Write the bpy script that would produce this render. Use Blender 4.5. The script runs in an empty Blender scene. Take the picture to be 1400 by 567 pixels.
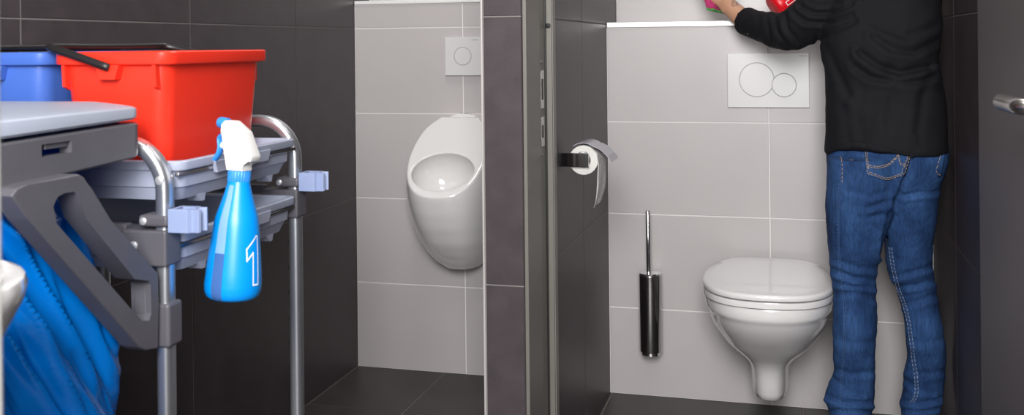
import bpy, bmesh, math, random
from mathutils import Vector, Matrix, noise
from mathutils.bvhtree import BVHTree
random.seed(4)
scene = bpy.context.scene
col = scene.collection

# ------------------------------------------------------------------ camera
F, CX, CY = 1400.0, 700.0, 61.0
TH, RO, H = math.atan(376/1400.0), 0.0105, 1.137
fv = Vector((-math.sin(TH), math.cos(TH), 0)); r0 = Vector((math.cos(TH), math.sin(TH), 0)); u0 = Vector((0, 0, 1))
Rv = r0*math.cos(RO) - u0*math.sin(RO); Uv = u0*math.cos(RO) + r0*math.sin(RO)
CAM = Vector((0, 0, H))
cd = bpy.data.cameras.new('camera'); cam = bpy.data.objects.new('camera', cd); col.objects.link(cam)
m = Matrix.Identity(4)
for i in range(3):
    m[i][0], m[i][1], m[i][2], m[i][3] = Rv[i], Uv[i], -fv[i], CAM[i]
cam.matrix_world = m
cd.sensor_fit = 'HORIZONTAL'; cd.sensor_width = 36; cd.lens = 36; cd.shift_y = (CY-283.5)/1400; cd.clip_start = .02
cd.dof.use_dof = True; cd.dof.focus_distance = 2.85; cd.dof.aperture_fstop = 8.0
scene.camera = cam

# ------------------------------------------------------------------ light
w = bpy.data.worlds.new('world'); scene.world = w; w.use_nodes = True
w.node_tree.nodes['Background'].inputs[0].default_value = (.9, .92, 1, 1)
w.node_tree.nodes['Background'].inputs[1].default_value = .15
scene.view_settings.view_transform = 'Standard'; scene.view_settings.look = 'None'
scene.view_settings.gamma = 1; scene.view_settings.use_curve_mapping = False
scene.view_settings.exposure = 0.32
def area(name, loc, target, size, power, colr=(1, 1, 1), sy=None):
    l = bpy.data.lights.new(name, 'AREA'); l.energy = power; l.color = colr
    l.shape = 'RECTANGLE'; l.size = size; l.size_y = sy or size
    o = bpy.data.objects.new(name, l); col.objects.link(o); o.location = loc
    o.rotation_euler = (Vector(target)-Vector(loc)).to_track_quat('-Z', 'Y').to_euler()
    return o
area('high_fill_softbox', (-.10, -.60, 2.00), (-1.05, 2.8, .30), .9, 76, (1, .985, .985))  # unseen fill added behind the camera to light upright fronts evenly
area('low_fill_softbox', (.12, -.65, 1.45), (-1.05, 3.0, .30), .7, 42, (1, .985, .985), 1.1)  # second unseen fill, added lower down to lift the lower walls
area('cubicle_downlight', (.02, 2.66, 2.66), (.0, 2.8, 0), .35, 4, (1, .975, .96))
area('urinal_downlight', (-1.0, 2.80, 2.66), (-1.05, 2.9, 0), .35, 9, (1, .975, .96))
area('washroom_downlight', (-.55, 1.25, 2.66), (-.6, 1.25, 0), .45, 6, (1, .98, .96))

# ------------------------------------------------------------------ pixel helpers
def ray(x, y): return fv + Rv*((x-CX)/F) + Uv*((CY-y)/F)
def P(x, y, d): return CAM + ray(x, y)*d
def onY(x, y, Y):
    r = ray(x, y); return CAM + r*(Y/r.y)
def px(p):
    q = Vector(p)-CAM; d = q.dot(fv); return CX+F*q.dot(Rv)/d, CY-F*q.dot(Uv)/d, d
DN = 1.60
TO = P(226, 300, DN); TO.z = 0
ad = (fv + r0*.25).normalized(); bd = Vector((ad.y, -ad.x, 0)); TROT = math.atan2(-ad.x, ad.y)
def T(x, y, a=None, b=None, z=None):      # pixel -> trolley coordinates (b, a, z) on a plane of the trolley
    r = ray(x, y); o = CAM-TO
    if a is not None: t = (a-o.dot(ad))/r.dot(ad)
    elif b is not None: t = (b-o.dot(bd))/r.dot(bd)
    else: t = (z-H)/r.z
    q = o + r*t
    return Vector((q.dot(bd), q.dot(ad), q.z))

# ------------------------------------------------------------------ materials
MATS = {}
def mat(name, c, rough=.5, metal=0.0, var=0.0, vscale=6.0, bump=0.0, bscale=60.0, spec=.5, trans=0.0, sss=0.0, coat=0.0, stretch=None, alpha=1.0, c2=None, rvar=0.0):
    mt = bpy.data.materials.new(name); mt.use_nodes = True
    nt = mt.node_tree; b = nt.nodes['Principled BSDF']
    b.inputs['Base Color'].default_value = (*c, 1); b.inputs['Roughness'].default_value = rough
    b.inputs['Metallic'].default_value = metal; b.inputs['Specular IOR Level'].default_value = spec
    b.inputs['Transmission Weight'].default_value = trans; b.inputs['Coat Weight'].default_value = coat
    b.inputs['Alpha'].default_value = alpha
    if sss: b.inputs['Subsurface Weight'].default_value = sss; b.inputs['Subsurface Radius'].default_value = (.02, .012, .008); b.inputs['Subsurface Scale'].default_value = .4
    tc = nt.nodes.new('ShaderNodeTexCoord'); mp = nt.nodes.new('ShaderNodeMapping')
    nt.links.new(tc.outputs['Object'], mp.inputs[0])
    if stretch: mp.inputs['Scale'].default_value = stretch
    if var or c2:
        n = nt.nodes.new('ShaderNodeTexNoise'); n.inputs['Scale'].default_value = vscale; n.inputs['Detail'].default_value = 6
        nt.links.new(mp.outputs[0], n.inputs['Vector'])
        rp = nt.nodes.new('ShaderNodeValToRGB')
        lo = c2 if c2 else tuple(max(0, v*(1-var)) for v in c); hi = c if c2 else tuple(min(1, v*(1+var)) for v in c)
        rp.color_ramp.elements[0].position = .3; rp.color_ramp.elements[1].position = .7
        rp.color_ramp.elements[0].color = (*lo, 1); rp.color_ramp.elements[1].color = (*hi, 1)
        nt.links.new(n.outputs[0], rp.inputs[0]); nt.links.new(rp.outputs[0], b.inputs['Base Color'])
        if rvar:
            mr = nt.nodes.new('ShaderNodeMapRange'); mr.inputs[3].default_value = rough-rvar; mr.inputs[4].default_value = rough+rvar
            nt.links.new(n.outputs[0], mr.inputs[0]); nt.links.new(mr.outputs[0], b.inputs['Roughness'])
    if bump:
        n2 = nt.nodes.new('ShaderNodeTexNoise'); n2.inputs['Scale'].default_value = bscale; n2.inputs['Detail'].default_value = 4
        nt.links.new(mp.outputs[0], n2.inputs['Vector'])
        bp = nt.nodes.new('ShaderNodeBump'); bp.inputs['Strength'].default_value = bump; bp.inputs['Distance'].default_value = .002
        nt.links.new(n2.outputs[0], bp.inputs['Height']); nt.links.new(bp.outputs[0], b.inputs['Normal'])
    MATS[name] = mt
    return mt
M_LT = mat('pale_tile', (.445, .419, .415), .34, var=.03, vscale=3, bump=.05, bscale=9)
M_LG = mat('pale_grout', (.70, .675, .655), .85, bump=.2)
M_DT = mat('charcoal_tile', (.055, .045, .049), .42, spec=.28, var=.14, vscale=14, bump=.12, bscale=220, rvar=.05)
M_DG = mat('grey_grout', (.21, .195, .185), .9, bump=.2)
M_DF = mat('charcoal_floor_tile', (.046, .040, .039), .45, spec=.35, var=.16, vscale=10, bump=.12, bscale=180, rvar=.06)
M_WP = mat('white_paint', (.52, .53, .49), .5, bump=.05)
M_CEIL = mat('ceiling_paint', (.6, .59, .57), .9, bump=.1)
M_CER = mat('white_ceramic', (.68, .668, .655), .1, coat=.5, var=.01)
M_CERIN = mat('white_ceramic_inside', (.72, .705, .69), .12, coat=.4)
M_PLATE = mat('white_plate_plastic', (.58, .575, .57), .3, var=.01)
M_LINE = mat('dark_gap', (.08, .078, .075), .7)
M_GAP = mat('grey_button_gap', (.26, .255, .25), .6)
M_INK = mat('grey_print', (.3, .29, .28), .6)
M_ALU = mat('brushed_aluminium', (.78, .76, .74), .32, 1.0, var=.05, vscale=40, stretch=(1, 1, 12))
M_TRIM = mat('satin_trim', (.80, .79, .77), .32, .35)
M_FRAME = mat('olive_grey_steel', (.155, .148, .128), .42, .1, var=.05, vscale=5, bump=.03)
M_FRAMEL = mat('light_steel_edge', (.22, .205, .19), .45, .1)
M_FRAMEL2 = mat('satin_corner_strip', (.46, .44, .43), .4, .2)
M_DOOR = mat('taupe_door_laminate', (.092, .080, .084), .45, var=.06, vscale=4, bump=.04)
M_STEEL = mat('satin_steel', (.56, .54, .52), .26, 1.0, var=.05, vscale=30)
M_SCREW = mat('zinc_screw', (.62, .63, .65), .38, .6)
M_CHROME = mat('chrome', (.72, .72, .73), .07, 1.0)
M_DCHROME = mat('dark_chrome', (.42, .41, .41), .10, 1.0)
M_COVER = mat('lilac_grey_cover', (.36, .36, .40), .35, .3)
M_TUBE = mat('trolley_tube_metal', (.68, .71, .75), .33, .92, var=.04, vscale=20)
M_GREY = mat('slate_grey_plastic', (.090, .087, .100), .42, var=.05, vscale=20, bump=.06, bscale=300)
M_LID = mat('pale_blue_grey_plastic', (.33, .36, .435), .38, var=.03, vscale=8)
M_TRAY = mat('lilac_grey_plastic', (.35, .38, .48), .36, var=.03, vscale=8)
M_CLIP = mat('lilac_blue_plastic', (.26, .32, .50), .4, var=.03, sss=.15)
M_RED = mat('red_plastic', (.86, .036, .016), .34, var=.04, vscale=5, bump=.03, bscale=300)
M_BLUEB = mat('blue_bucket_plastic', (.055, .135, .48), .38, var=.04, vscale=5)
M_BLK = mat('black_plastic', (.012, .011, .011), .38, var=.1)
M_RUB = mat('black_rubber', (.02, .02, .02), .7)
M_BOT = mat('blue_bottle_plastic', (.0, .27, .80), .33, var=.03, vscale=6, sss=.1)
M_NECK = mat('blue_collar_plastic', (.03, .25, .72), .4)
M_HEADW = mat('white_sprayer_plastic', (.68, .675, .66), .36)
M_WIN = mat('clear_bottle_window', (.19, .36, .64), .35)
M_LIQ = mat('liquid_bottle_window', (.05, .13, .36), .25)
M_PRINT = mat('white_print', (.84, .85, .88), .5)
M_REDB = mat('red_bottle_plastic', (.68, .006, .014), .33, var=.03)
M_REDW = mat('pale_pink_bottle_base', (.66, .34, .38), .3)
M_PAPER = mat('toilet_paper', (.60, .585, .555), .95, var=.04, vscale=60, bump=.5, bscale=500)
M_LACE = mat('embossed_paper', (.60, .585, .57), .95, var=.3, vscale=220, bump=.9, bscale=420)
M_CARD = mat('grey_cardboard', (.28, .25, .23), .9)
M_SKIN = mat('skin', (.50, .27, .17), .5, var=.06, vscale=30, bump=.1, bscale=200, sss=.2)
M_TAT = mat('tattoo_ink', (.12, .09, .085), .6)
M_HAIR = mat('dark_hair', (.03, .018, .012), .45, var=.3, vscale=60, bump=.5, bscale=180, stretch=(6, 6, 1))
M_SHIRT = mat('black_shirt_cotton', (.0066, .0066, .0086), .80, var=.12, vscale=14, bump=.12, bscale=700, spec=.18)
M_DENIM = mat('blue_denim', (.028, .076, .196), .85, c2=(.007, .025, .082), vscale=9, bump=.45, bscale=520, stretch=(1.6, 1.6, .8), spec=.2)
M_DENIM2 = mat('blue_denim_pocket', (.030, .082, .206), .85, c2=(.010, .032, .098), vscale=14, bump=.45, bscale=520, spec=.2)
M_STITCH = mat('tan_stitch', (.30, .22, .15), .9)
M_STITCHW = mat('pale_stitch', (.24, .29, .38), .9)
M_STITCHB = mat('faded_blue_stitch', (.055, .115, .24), .9)
M_STITCHD = mat('navy_seam', (.022, .058, .155), .9)
M_SHOE = mat('black_shoe_leather', (.018, .013, .011), .35, var=.1)
M_PINK = mat('pink_microfibre', (.44, .035, .14), .95, var=.15, vscale=80, bump=.6, bscale=500)
M_GREEN = mat('green_edge_thread', (.07, .30, .06), .9, bump=.5, bscale=500)
# translucent blue bag
def bag_mat():
    mt = mat('blue_bag_film', (.0, .19, .66), .2, var=.18, vscale=7, bump=.35, bscale=26)
    nt = mt.node_tree; b = nt.nodes['Principled BSDF']; out = nt.nodes['Material Output']
    tr = nt.nodes.new('ShaderNodeBsdfTranslucent'); tr.inputs[0].default_value = (.0, .20, .75, 1)
    mx = nt.nodes.new('ShaderNodeMixShader'); mx.inputs[0].default_value = .3
    nt.links.new(b.outputs[0], mx.inputs[1]); nt.links.new(tr.outputs[0], mx.inputs[2]); nt.links.new(mx.outputs[0], out.inputs['Surface'])
    return mt
M_BAG = bag_mat()
# denim twill: fine vertical threads
def denim_threads(mt):
    nt = mt.node_tree; b = nt.nodes['Principled BSDF']; src = b.inputs['Base Color'].links[0].from_socket
    tc = nt.nodes.new('ShaderNodeTexCoord'); mp = nt.nodes.new('ShaderNodeMapping'); mp.inputs['Scale'].default_value = (260, 260, 14)
    n = nt.nodes.new('ShaderNodeTexNoise'); n.inputs['Scale'].default_value = 1; n.inputs['Detail'].default_value = 3
    nt.links.new(tc.outputs['Object'], mp.inputs[0]); nt.links.new(mp.outputs[0], n.inputs['Vector'])
    mr = nt.nodes.new('ShaderNodeMapRange'); mr.inputs[1].default_value = .3; mr.inputs[2].default_value = .7; mr.inputs[3].default_value = .72; mr.inputs[4].default_value = 1.3
    nt.links.new(n.outputs[0], mr.inputs[0])
    mx = nt.nodes.new('ShaderNodeMix'); mx.data_type = 'RGBA'; mx.blend_type = 'MULTIPLY'; mx.inputs['Factor'].default_value = 1
    nt.links.new(src, mx.inputs['A']); nt.links.new(mr.outputs[0], mx.inputs['B']); nt.links.new(mx.outputs['Result'], b.inputs['Base Color'])
denim_threads(M_DENIM); denim_threads(M_DENIM2)

# ------------------------------------------------------------------ object helpers
def tag(o, label=None, cat=None, group=None, kind=None):
    if label: o['label'] = label
    if cat: o['category'] = cat
    if group: o['group'] = group
    if kind: o['kind'] = kind
    return o
def thing(name, loc, label, cat, rz=0, group=None):
    o = bpy.data.objects.new(name, None); col.objects.link(o); o.location = loc; o.rotation_euler = (0, 0, rz)
    o.empty_display_size = .05
    return tag(o, label, cat, group)
def link(name, me, material=None, parent=None, loc=None):
    o = bpy.data.objects.new(name, me); col.objects.link(o)
    if material is not None and not me.materials: me.materials.append(material)
    if parent: o.parent = parent
    if loc is not None: o.location = loc
    return o
def finish(bm, name, smooth=False, recalc=True):
    if recalc: bmesh.ops.recalc_face_normals(bm, faces=bm.faces)
    me = bpy.data.meshes.new(name); bm.to_mesh(me); bm.free()
    if smooth:
        for p in me.polygons: p.use_smooth = True
        if smooth != 'all': me.set_sharp_from_angle(angle=math.radians(38))
    return me
def bbox(bm, x0, x1, y0, y1, z0, z1, bev=0, seg=2):
    r = bmesh.ops.create_cube(bm, size=1)
    vs = r['verts']
    for v in vs:
        v.co = Vector(((x0+x1)/2+v.co.x*(x1-x0), (y0+y1)/2+v.co.y*(y1-y0), (z0+z1)/2+v.co.z*(z1-z0)))
    if bev:
        es = list({e for v in vs for e in v.link_edges})
        bmesh.ops.bevel(bm, geom=es, offset=bev, segments=seg, affect='EDGES', profile=.5)
def wn(o, on=True):
    if on:
        md = o.modifiers.new('weighted', 'WEIGHTED_NORMAL'); md.weight = 100; md.keep_sharp = False
    return o
def box(name, x0, x1, y0, y1, z0, z1, material, parent=None, bev=0, seg=2, off=None):
    bm = bmesh.new(); bbox(bm, x0, x1, y0, y1, z0, z1, bev, seg)
    if off: bmesh.ops.translate(bm, verts=bm.verts, vec=-Vector(off))
    return wn(link(name, finish(bm, name, 'all' if bev else False), material, parent), bev)
def loft_bm(bm, rings, cap0=True, cap1=True):
    vr = [[bm.verts.new(p) for p in r] for r in rings]; n = len(rings[0])
    for i in range(len(vr)-1):
        for j in range(n):
            bm.faces.new((vr[i][j], vr[i][(j+1) % n], vr[i+1][(j+1) % n], vr[i+1][j]))
    if cap0: bm.faces.new(vr[0][::-1])
    if cap1: bm.faces.new(vr[-1])
def loft(name, rings, material, parent=None, cap0=True, cap1=True, smooth=True, off=None):
    bm = bmesh.new(); loft_bm(bm, rings, cap0, cap1)
    if off: bmesh.ops.translate(bm, verts=bm.verts, vec=-Vector(off))
    return link(name, finish(bm, name, smooth), material, parent)
def tube_rings(pts, rad, n=12, up=None):
    pts = [Vector(p) for p in pts]; rings = []
    prev = None
    for i, p in enumerate(pts):
        t = (pts[min(i+1, len(pts)-1)]-pts[max(i-1, 0)]).normalized()
        if prev is None:
            a = Vector(up) if up else (Vector((0, 0, 1)) if abs(t.z) < .9 else Vector((1, 0, 0)))
            prev = (a-t*a.dot(t)).normalized()
        else: prev = (prev-t*prev.dot(t)).normalized()
        s = t.cross(prev)
        r = rad[i] if isinstance(rad, (list, tuple)) else rad
        ra, rb = r if isinstance(r, tuple) else (r, r)
        rings.append([p+prev*(ra*math.cos(2*math.pi*k/n))+s*(rb*math.sin(2*math.pi*k/n)) for k in range(n)])
    return rings
def tube(name, pts, rad, material, parent=None, n=12, up=None, off=None):
    return loft(name, tube_rings(pts, rad, n, up), material, parent, smooth=True, off=off)
def catmull(pts, k=6):
    pts = [Vector(p) for p in pts]; out = []
    q = [pts[0]*2-pts[1]]+pts+[pts[-1]*2-pts[-2]]
    for i in range(1, len(q)-2):
        for s in range(k):
            t = s/k; a, b, c, d = q[i-1:i+3]
            out.append(.5*((2*b)+(c-a)*t+(2*a-5*b+4*c-d)*t*t+(3*b-a-3*c+d)*t**3))
    out.append(pts[-1]); return out
def prism(name, poly, axis, lo, hi, material, parent=None, bev=0, off=None, holes=None):
    """poly in the two other axes (order x,y,z minus axis)"""
    bm = bmesh.new()
    def pt(p, h):
        q = list(p); q.insert(axis, h); return Vector(q)
    a = [bm.verts.new(pt(p, lo)) for p in poly]; b = [bm.verts.new(pt(p, hi)) for p in poly]; n = len(poly)
    bm.faces.new(a[::-1]); bm.faces.new(b)
    for i in range(n): bm.faces.new((a[i], a[(i+1) % n], b[(i+1) % n], b[i]))
    if bev: bmesh.ops.bevel(bm, geom=list(bm.edges), offset=bev, segments=2, affect='EDGES', profile=.5)
    if off: bmesh.ops.translate(bm, verts=bm.verts, vec=-Vector(off))
    return wn(link(name, finish(bm, name, 'all' if bev else False), material, parent), bev)
def lathe_bm(bm, prof, c=(0, 0, 0), n=32, p=2.0, cap=True):
    rings = []
    for r, z in prof:
        ring = []
        for k in range(n):
            t = 2*math.pi*k/n; cs, sn = math.cos(t), math.sin(t)
            s = (abs(cs)**p+abs(sn)**p)**(-1/p) if p != 2 else 1
            ring.append(Vector((c[0]+r*s*cs, c[1]+r*s*sn, c[2]+z)))
        rings.append(ring)
    loft_bm(bm, rings, cap, cap)
def lathe(name, prof, material, parent=None, c=(0, 0, 0), n=32, smooth=True, cap=True):
    bm = bmesh.new(); lathe_bm(bm, prof, c, n, 2.0, cap)
    return link(name, finish(bm, name, smooth), material, parent)
def ellipsoid_bm(bm, c, r, n=24, mrot=None):
    res = bmesh.ops.create_uvsphere(bm, u_segments=n, v_segments=n//2+2, radius=1)
    for v in res['verts']:
        q = Vector((v.co.x*r[0], v.co.y*r[1], v.co.z*r[2]))
        if mrot: q = mrot @ q
        v.co = q+Vector(c)
def evaluated(o, name):
    dg = bpy.context.evaluated_depsgraph_get(); dg.update()
    me = bpy.data.meshes.new_from_object(o.evaluated_get(dg), preserve_all_data_layers=False, depsgraph=dg); me.name = name
    return me
def boolean(o, cutters, smooth=True):
    cs = []
    for c in cutters:
        md = o.modifiers.new('b', 'BOOLEAN'); md.operation = 'DIFFERENCE'; md.solver = 'EXACT'; md.object = c; cs.append(c)
    me = evaluated(o, o.name); o.modifiers.clear(); old = o.data; o.data = me
    for c in cs: bpy.data.objects.remove(c, do_unlink=True)
    if smooth:
        for p in me.polygons: p.use_smooth = True
        me.set_sharp_from_angle(angle=math.radians(38))
        md = o.modifiers.new('weighted', 'WEIGHTED_NORMAL'); md.weight = 100; md.keep_sharp = True
    return o
def remesh(bm, voxel, smooth_it=6, fac=.5):
    me = bpy.data.meshes.new('tmp'); bmesh.ops.recalc_face_normals(bm, faces=bm.faces); bm.to_mesh(me); bm.free()
    o = bpy.data.objects.new('tmp', me); col.objects.link(o)
    md = o.modifiers.new('r', 'REMESH'); md.mode = 'VOXEL'; md.voxel_size = voxel
    s = o.modifiers.new('s', 'SMOOTH'); s.iterations = smooth_it; s.factor = fac
    out = evaluated(o, 'tmp2'); bpy.data.objects.remove(o, do_unlink=True)
    return out

# ------------------------------------------------------------------ tiles
TILE = {}
G = .0013; GL = .0019
def tile_mesh(w_, h_, th, material):
    key = (round(w_, 3), round(h_, 3), material.name)
    if key not in TILE:
        bm = bmesh.new(); c = .0012
        def ring(i, z): return [Vector((i, i, z)), Vector((w_-i, i, z)), Vector((w_-i, h_-i, z)), Vector((i, h_-i, z))]
        loft_bm(bm, [ring(0, -th), ring(0, -c), ring(c, 0)])
        me = finish(bm, 'tile'); me.materials.append(material); TILE[key] = me
    return TILE[key]
def tiles(parent, origin, ua, va, ucuts, vcuts, material, skip=None, name='tile', th=.007):
    ua, va = Vector(ua), Vector(va); na = ua.cross(va); o = Vector(origin)
    rot = Matrix((ua, va, na)).transposed().to_4x4()
    for i in range(len(ucuts)-1):
        for j in range(len(vcuts)-1):
            g_ = GL if material is M_LT else G; u_, u1, v_, v1 = ucuts[i]+g_, ucuts[i+1]-g_, vcuts[j]+g_, vcuts[j+1]-g_
            if skip and skip(u_, u1, v_, v1): continue
            t = link(name, tile_mesh(u1-u_, v1-v_, th, material), None, parent)
            p = o+ua*u_+va*v_+na*random.uniform(-.0003, .0002)
            t.matrix_local = Matrix.Translation(p) @ rot
XL, XC, XR = -1.486, -.568, .42        # left wall, cubicle left face, right wall
XP = -.662                             # urinal side of the partition
YU, YT, YB = 3.375, 3.305, 3.515       # urinal wall, toilet wall, upper wall behind the ledges
YF = 2.20                              # front of the partition
ZC = 2.70; Y0 = .38
B = .0085                              # core set back behind tile face
def struct(o, label, cat): return tag(o, label, cat, kind='structure')

fl = struct(box('floor', XL-.1, XR+.1, -1.2, YB+.1, -.12, -.0018, M_DG), 'dark charcoal tiled floor with thin grey joints', 'floor')
tiles(fl, (0, 0, 0), (1, 0, 0), (0, 1, 0), [XL, -1.162, -.562, .038, XR], [-1.2, -.62, -.02, .58, 1.18, 1.78, 2.38, 2.98, YU-.001], M_DF, th=.0015)
ce = struct(box('ceiling', XL-.1, XR+.1, -1.2, YB+.1, ZC, ZC+.1, M_CEIL), 'plain white ceiling over the washroom', 'ceiling')
zc = [0, .6, 1.2, 1.8, 2.4, ZC]
wl = struct(box('wall_left', XL-.12, XL-.0018, -1.2, YB, 0, ZC, M_DG), 'dark charcoal tiled wall behind the cleaning trolley', 'wall')
tiles(wl, (XL, 0, 0), (0, 1, 0), (0, 0, 1), [-1.2, -.665, -.067, .532, 1.13, 1.73, 2.335, 2.922, YB], zc, M_DT, th=.0015)
wr = struct(box('wall_right', XR+.0018, XR+.12, -1.2, YB, 0, ZC, M_DG), 'near black tiled wall beside the standing person', 'wall')
tiles(wr, (XR, 0, 0), (0, -1, 0), (0, 0, 1), [-YB, -3.476, -2.876, -2.276, -1.676, -1.076, -.476, .124, .724, 1.2], zc, M_DT, th=.0015)
# urinal wall (lower, with ledge) and toilet wall
wu = struct(box('wall_urinal', XL, XP, YU+.0018, YB-.004, 0, 1.283, M_LG), 'light grey tiled wall behind the urinal with a ledge', 'wall')
tiles(wu, (0, YU, 0), (1, 0, 0), (0, 0, 1), [XL, -1.083, XP], [0, .3, .6, .9, 1.2, 1.283], M_LT, th=.0015)
wt = struct(box('wall_toilet', XC, XR, YT+.0018, YB-.004, 0, 1.188, M_LG), 'light grey tiled wall behind the wall hung toilet', 'wall')
tiles(wt, (0, YT, 0), (1, 0, 0), (0, 0, 1), [XC, -.057, XR], [0, .28, .585, .883, 1.188], M_LT, th=.0015)
wb = struct(box('wall_back', XL-.1, XR+.1, YB+.0018, YB+.12, 0, ZC, M_LG), 'light grey upper wall set back above the ledges', 'wall')
tiles(wb, (0, YB, 0), (1, 0, 0), (0, 0, 1), [XL, -1.083, XP], [1.283, 1.58, 1.88, 2.18, 2.48, ZC], M_LT, th=.0015)
tiles(wb, (0, YB, 0), (1, 0, 0), (0, 0, 1), [XC, .05, XR], [1.2, 1.5, 1.8, 2.1, 2.4, ZC], M_LT, th=.0015)
# ledge boards and their metal edges
struct(box('trim_1', XC+.001, XR-.001, YT-.004, YB-.001, 1.1885, 1.206, M_TRIM, bev=.002), 'white edge strip along the ledge above the toilet', 'trim')
struct(box('trim_2', XL+.001, XP-.001, YU-.004, YB-.001, 1.2835, 1.298, M_TRIM, bev=.002), 'white edge strip along the ledge above the urinal', 'trim')
# partition
wp = struct(box('wall_partition', XP+.0018, XC-.0018, YF+.0018, YB, 0, ZC, M_DG), 'charcoal tiled partition wall between urinal and toilet cubicle', 'wall')
tiles(wp, (0, YF, 0), (1, 0, 0), (0, 0, 1), [XP+.004, XC], zc, M_DT, th=.0015)
tiles(wp, (XC, 0, 0), (0, 1, 0), (0, 0, 1), [YF, 2.285, 2.888, 3.488, YB], zc, M_DT, th=.0015)
tiles(wp, (XP, 0, 0), (0, -1, 0), (0, 0, 1), [-YB, -3.488, -2.888, -2.285, -YF-.004], zc, M_DT, th=.0015)
struct(box('trim_3', XP-.0015, XP+.0028, YF-.0015, YF+.004, 0, ZC, M_FRAMEL2, bev=.0008), 'thin pale metal corner strip on the partition edge', 'trim')
# slim white post of the entrance at the far left
xs = onY(6.0, 300, Y0+.055).x
struct(box('trim_4', xs-.032, xs, Y0+.015, Y0+.055, 0, ZC, M_WP, bev=.004), 'slim white entrance post at the far left edge', 'trim')

# ------------------------------------------------------------------ cubicle door frame (steel) on the partition side
fr = struct(thing('trim_5', (XC, YF, 0), 'olive grey steel door frame with strike plates on the partition', 'door frame'), None, None)
def fbox(n, x0, x1, y0, y1, z0, z1, mt, bev=.001, parent=None): return box(n, x0, x1, y0, y1, z0, z1, mt, parent or fr, bev, off=(XC, YF, 0) if parent is None else (XC, YF, 0))
X1 = XC+.0005
fbox('frame_lining', X1, XC+.009, YF+.003, 2.335, 0, 2.1, M_FRAME)
rb = fbox('rebate', X1, XC+.003, 2.335, 2.43, 0, 2.1, M_FRAME, .0005)
fbox('stop_profile', X1, XC+.0175, 2.42, 2.452, 0, 2.1, M_FRAME, .001)
fbox('edge_profile', XC+.0177, XC+.0195, 2.424, 2.454, 0, 2.1, M_FRAMEL, .0005)
fbox('rubber_seal', XC+.003, XC+.005, 2.405, 2.4195, 0, 2.1, M_BLK, .0005)
for z0, z1 in ((.985, 1.075), (.895, .965)):
    s = fbox('strike_plate', XC+.003, XC+.006, 2.352, 2.385, z0, z1, M_STEEL, .0005)
    fbox('latch_hole', XC+.0055, XC+.0063, 2.358, 2.376, z0+.02, z1-.02, M_LINE, 0, s).parent = s
for z in (1.095, .875):
    bm = bmesh.new(); lathe_bm(bm, [(.004, 0), (.004, .002), (.002, .003)], n=10)
    bmesh.ops.rotate(bm, verts=bm.verts, matrix=Matrix.Rotation(math.pi/2, 3, 'Y')); bmesh.ops.translate(bm, verts=bm.verts, vec=(.003, 2.37-YF, z))
    link('screw', finish(bm, 'screw', True), M_STEEL, fr)
bm = bmesh.new(); lathe_bm(bm, [(.006, 0), (.006, .004), (.003, .006)], n=12)
bmesh.ops.rotate(bm, verts=bm.verts, matrix=Matrix.Rotation(math.pi/2, 3, 'X')); bmesh.ops.translate(bm, verts=bm.verts, vec=(.0095, 2.42-YF, 1.182))
link('rubber_buffer', finish(bm, 'rubber_buffer', True), M_RUB, fr)
struct(box('trim_6', XR-.012, XR-.0005, 2.275, 2.43, 0, 2.1, M_FRAME, bev=.001), 'olive grey steel hinge jamb on the right wall behind the door', 'door frame')

# ------------------------------------------------------------------ open cubicle door
DA = math.radians(0.0)
dr = struct(thing('door_1', (.375, 2.26, 0), 'open taupe cubicle door leaf with steel lever handle', 'door'), None, None)
# leaf local: x thickness (0..+.04), y negative = towards the camera
box('leaf', 0, .038, -.72, 0, .012, 2.08, M_DOOR, dr, .002)
for z in (.25, 1.85):
    link('hinge', finish((lambda b: (lathe_bm(b, [(.008, z), (.008, z+.09)], (.019, .010, 0), 14), b)[1])(bmesh.new()), 'hinge', True), M_STEEL, dr)
hz = 1.040
hd = tube('lever_handle', catmull([(0.0, -.655, hz), (-.035, -.655, hz), (-.050, -.645, hz), (-.053, -.620, hz), (-.053, -.565, hz), (-.053, -.520, hz)], 5), .0125, M_STEEL, dr, 18)
bm = bmesh.new(); lathe_bm(bm, [(.026, 0), (.026, .006), (.022, .008)], n=28)
bmesh.ops.rotate(bm, verts=bm.verts, matrix=Matrix.Rotation(-math.pi/2, 3, 'Y')); bmesh.ops.translate(bm, verts=bm.verts, vec=(0, -.655, hz))
link('rose', finish(bm, 'rose', True), M_STEEL, hd)

# ------------------------------------------------------------------ ceiling light fixtures
for (x, y, s, lab) in ((.02, 2.66, .35, 'square ceiling light above the toilet cubicle'), (-1.0, 2.85, .35, 'square ceiling light above the urinal'), (-.55, 1.25, .45, 'larger square ceiling light above the trolley')):
    t = thing('ceiling_light', (x, y, ZC), lab, 'ceiling light', group='washroom ceiling lights')
    box('housing', -s/2-.02, s/2+.02, -s/2-.02, s/2+.02, -.03, -.001, M_WP, t, .003)

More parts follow.
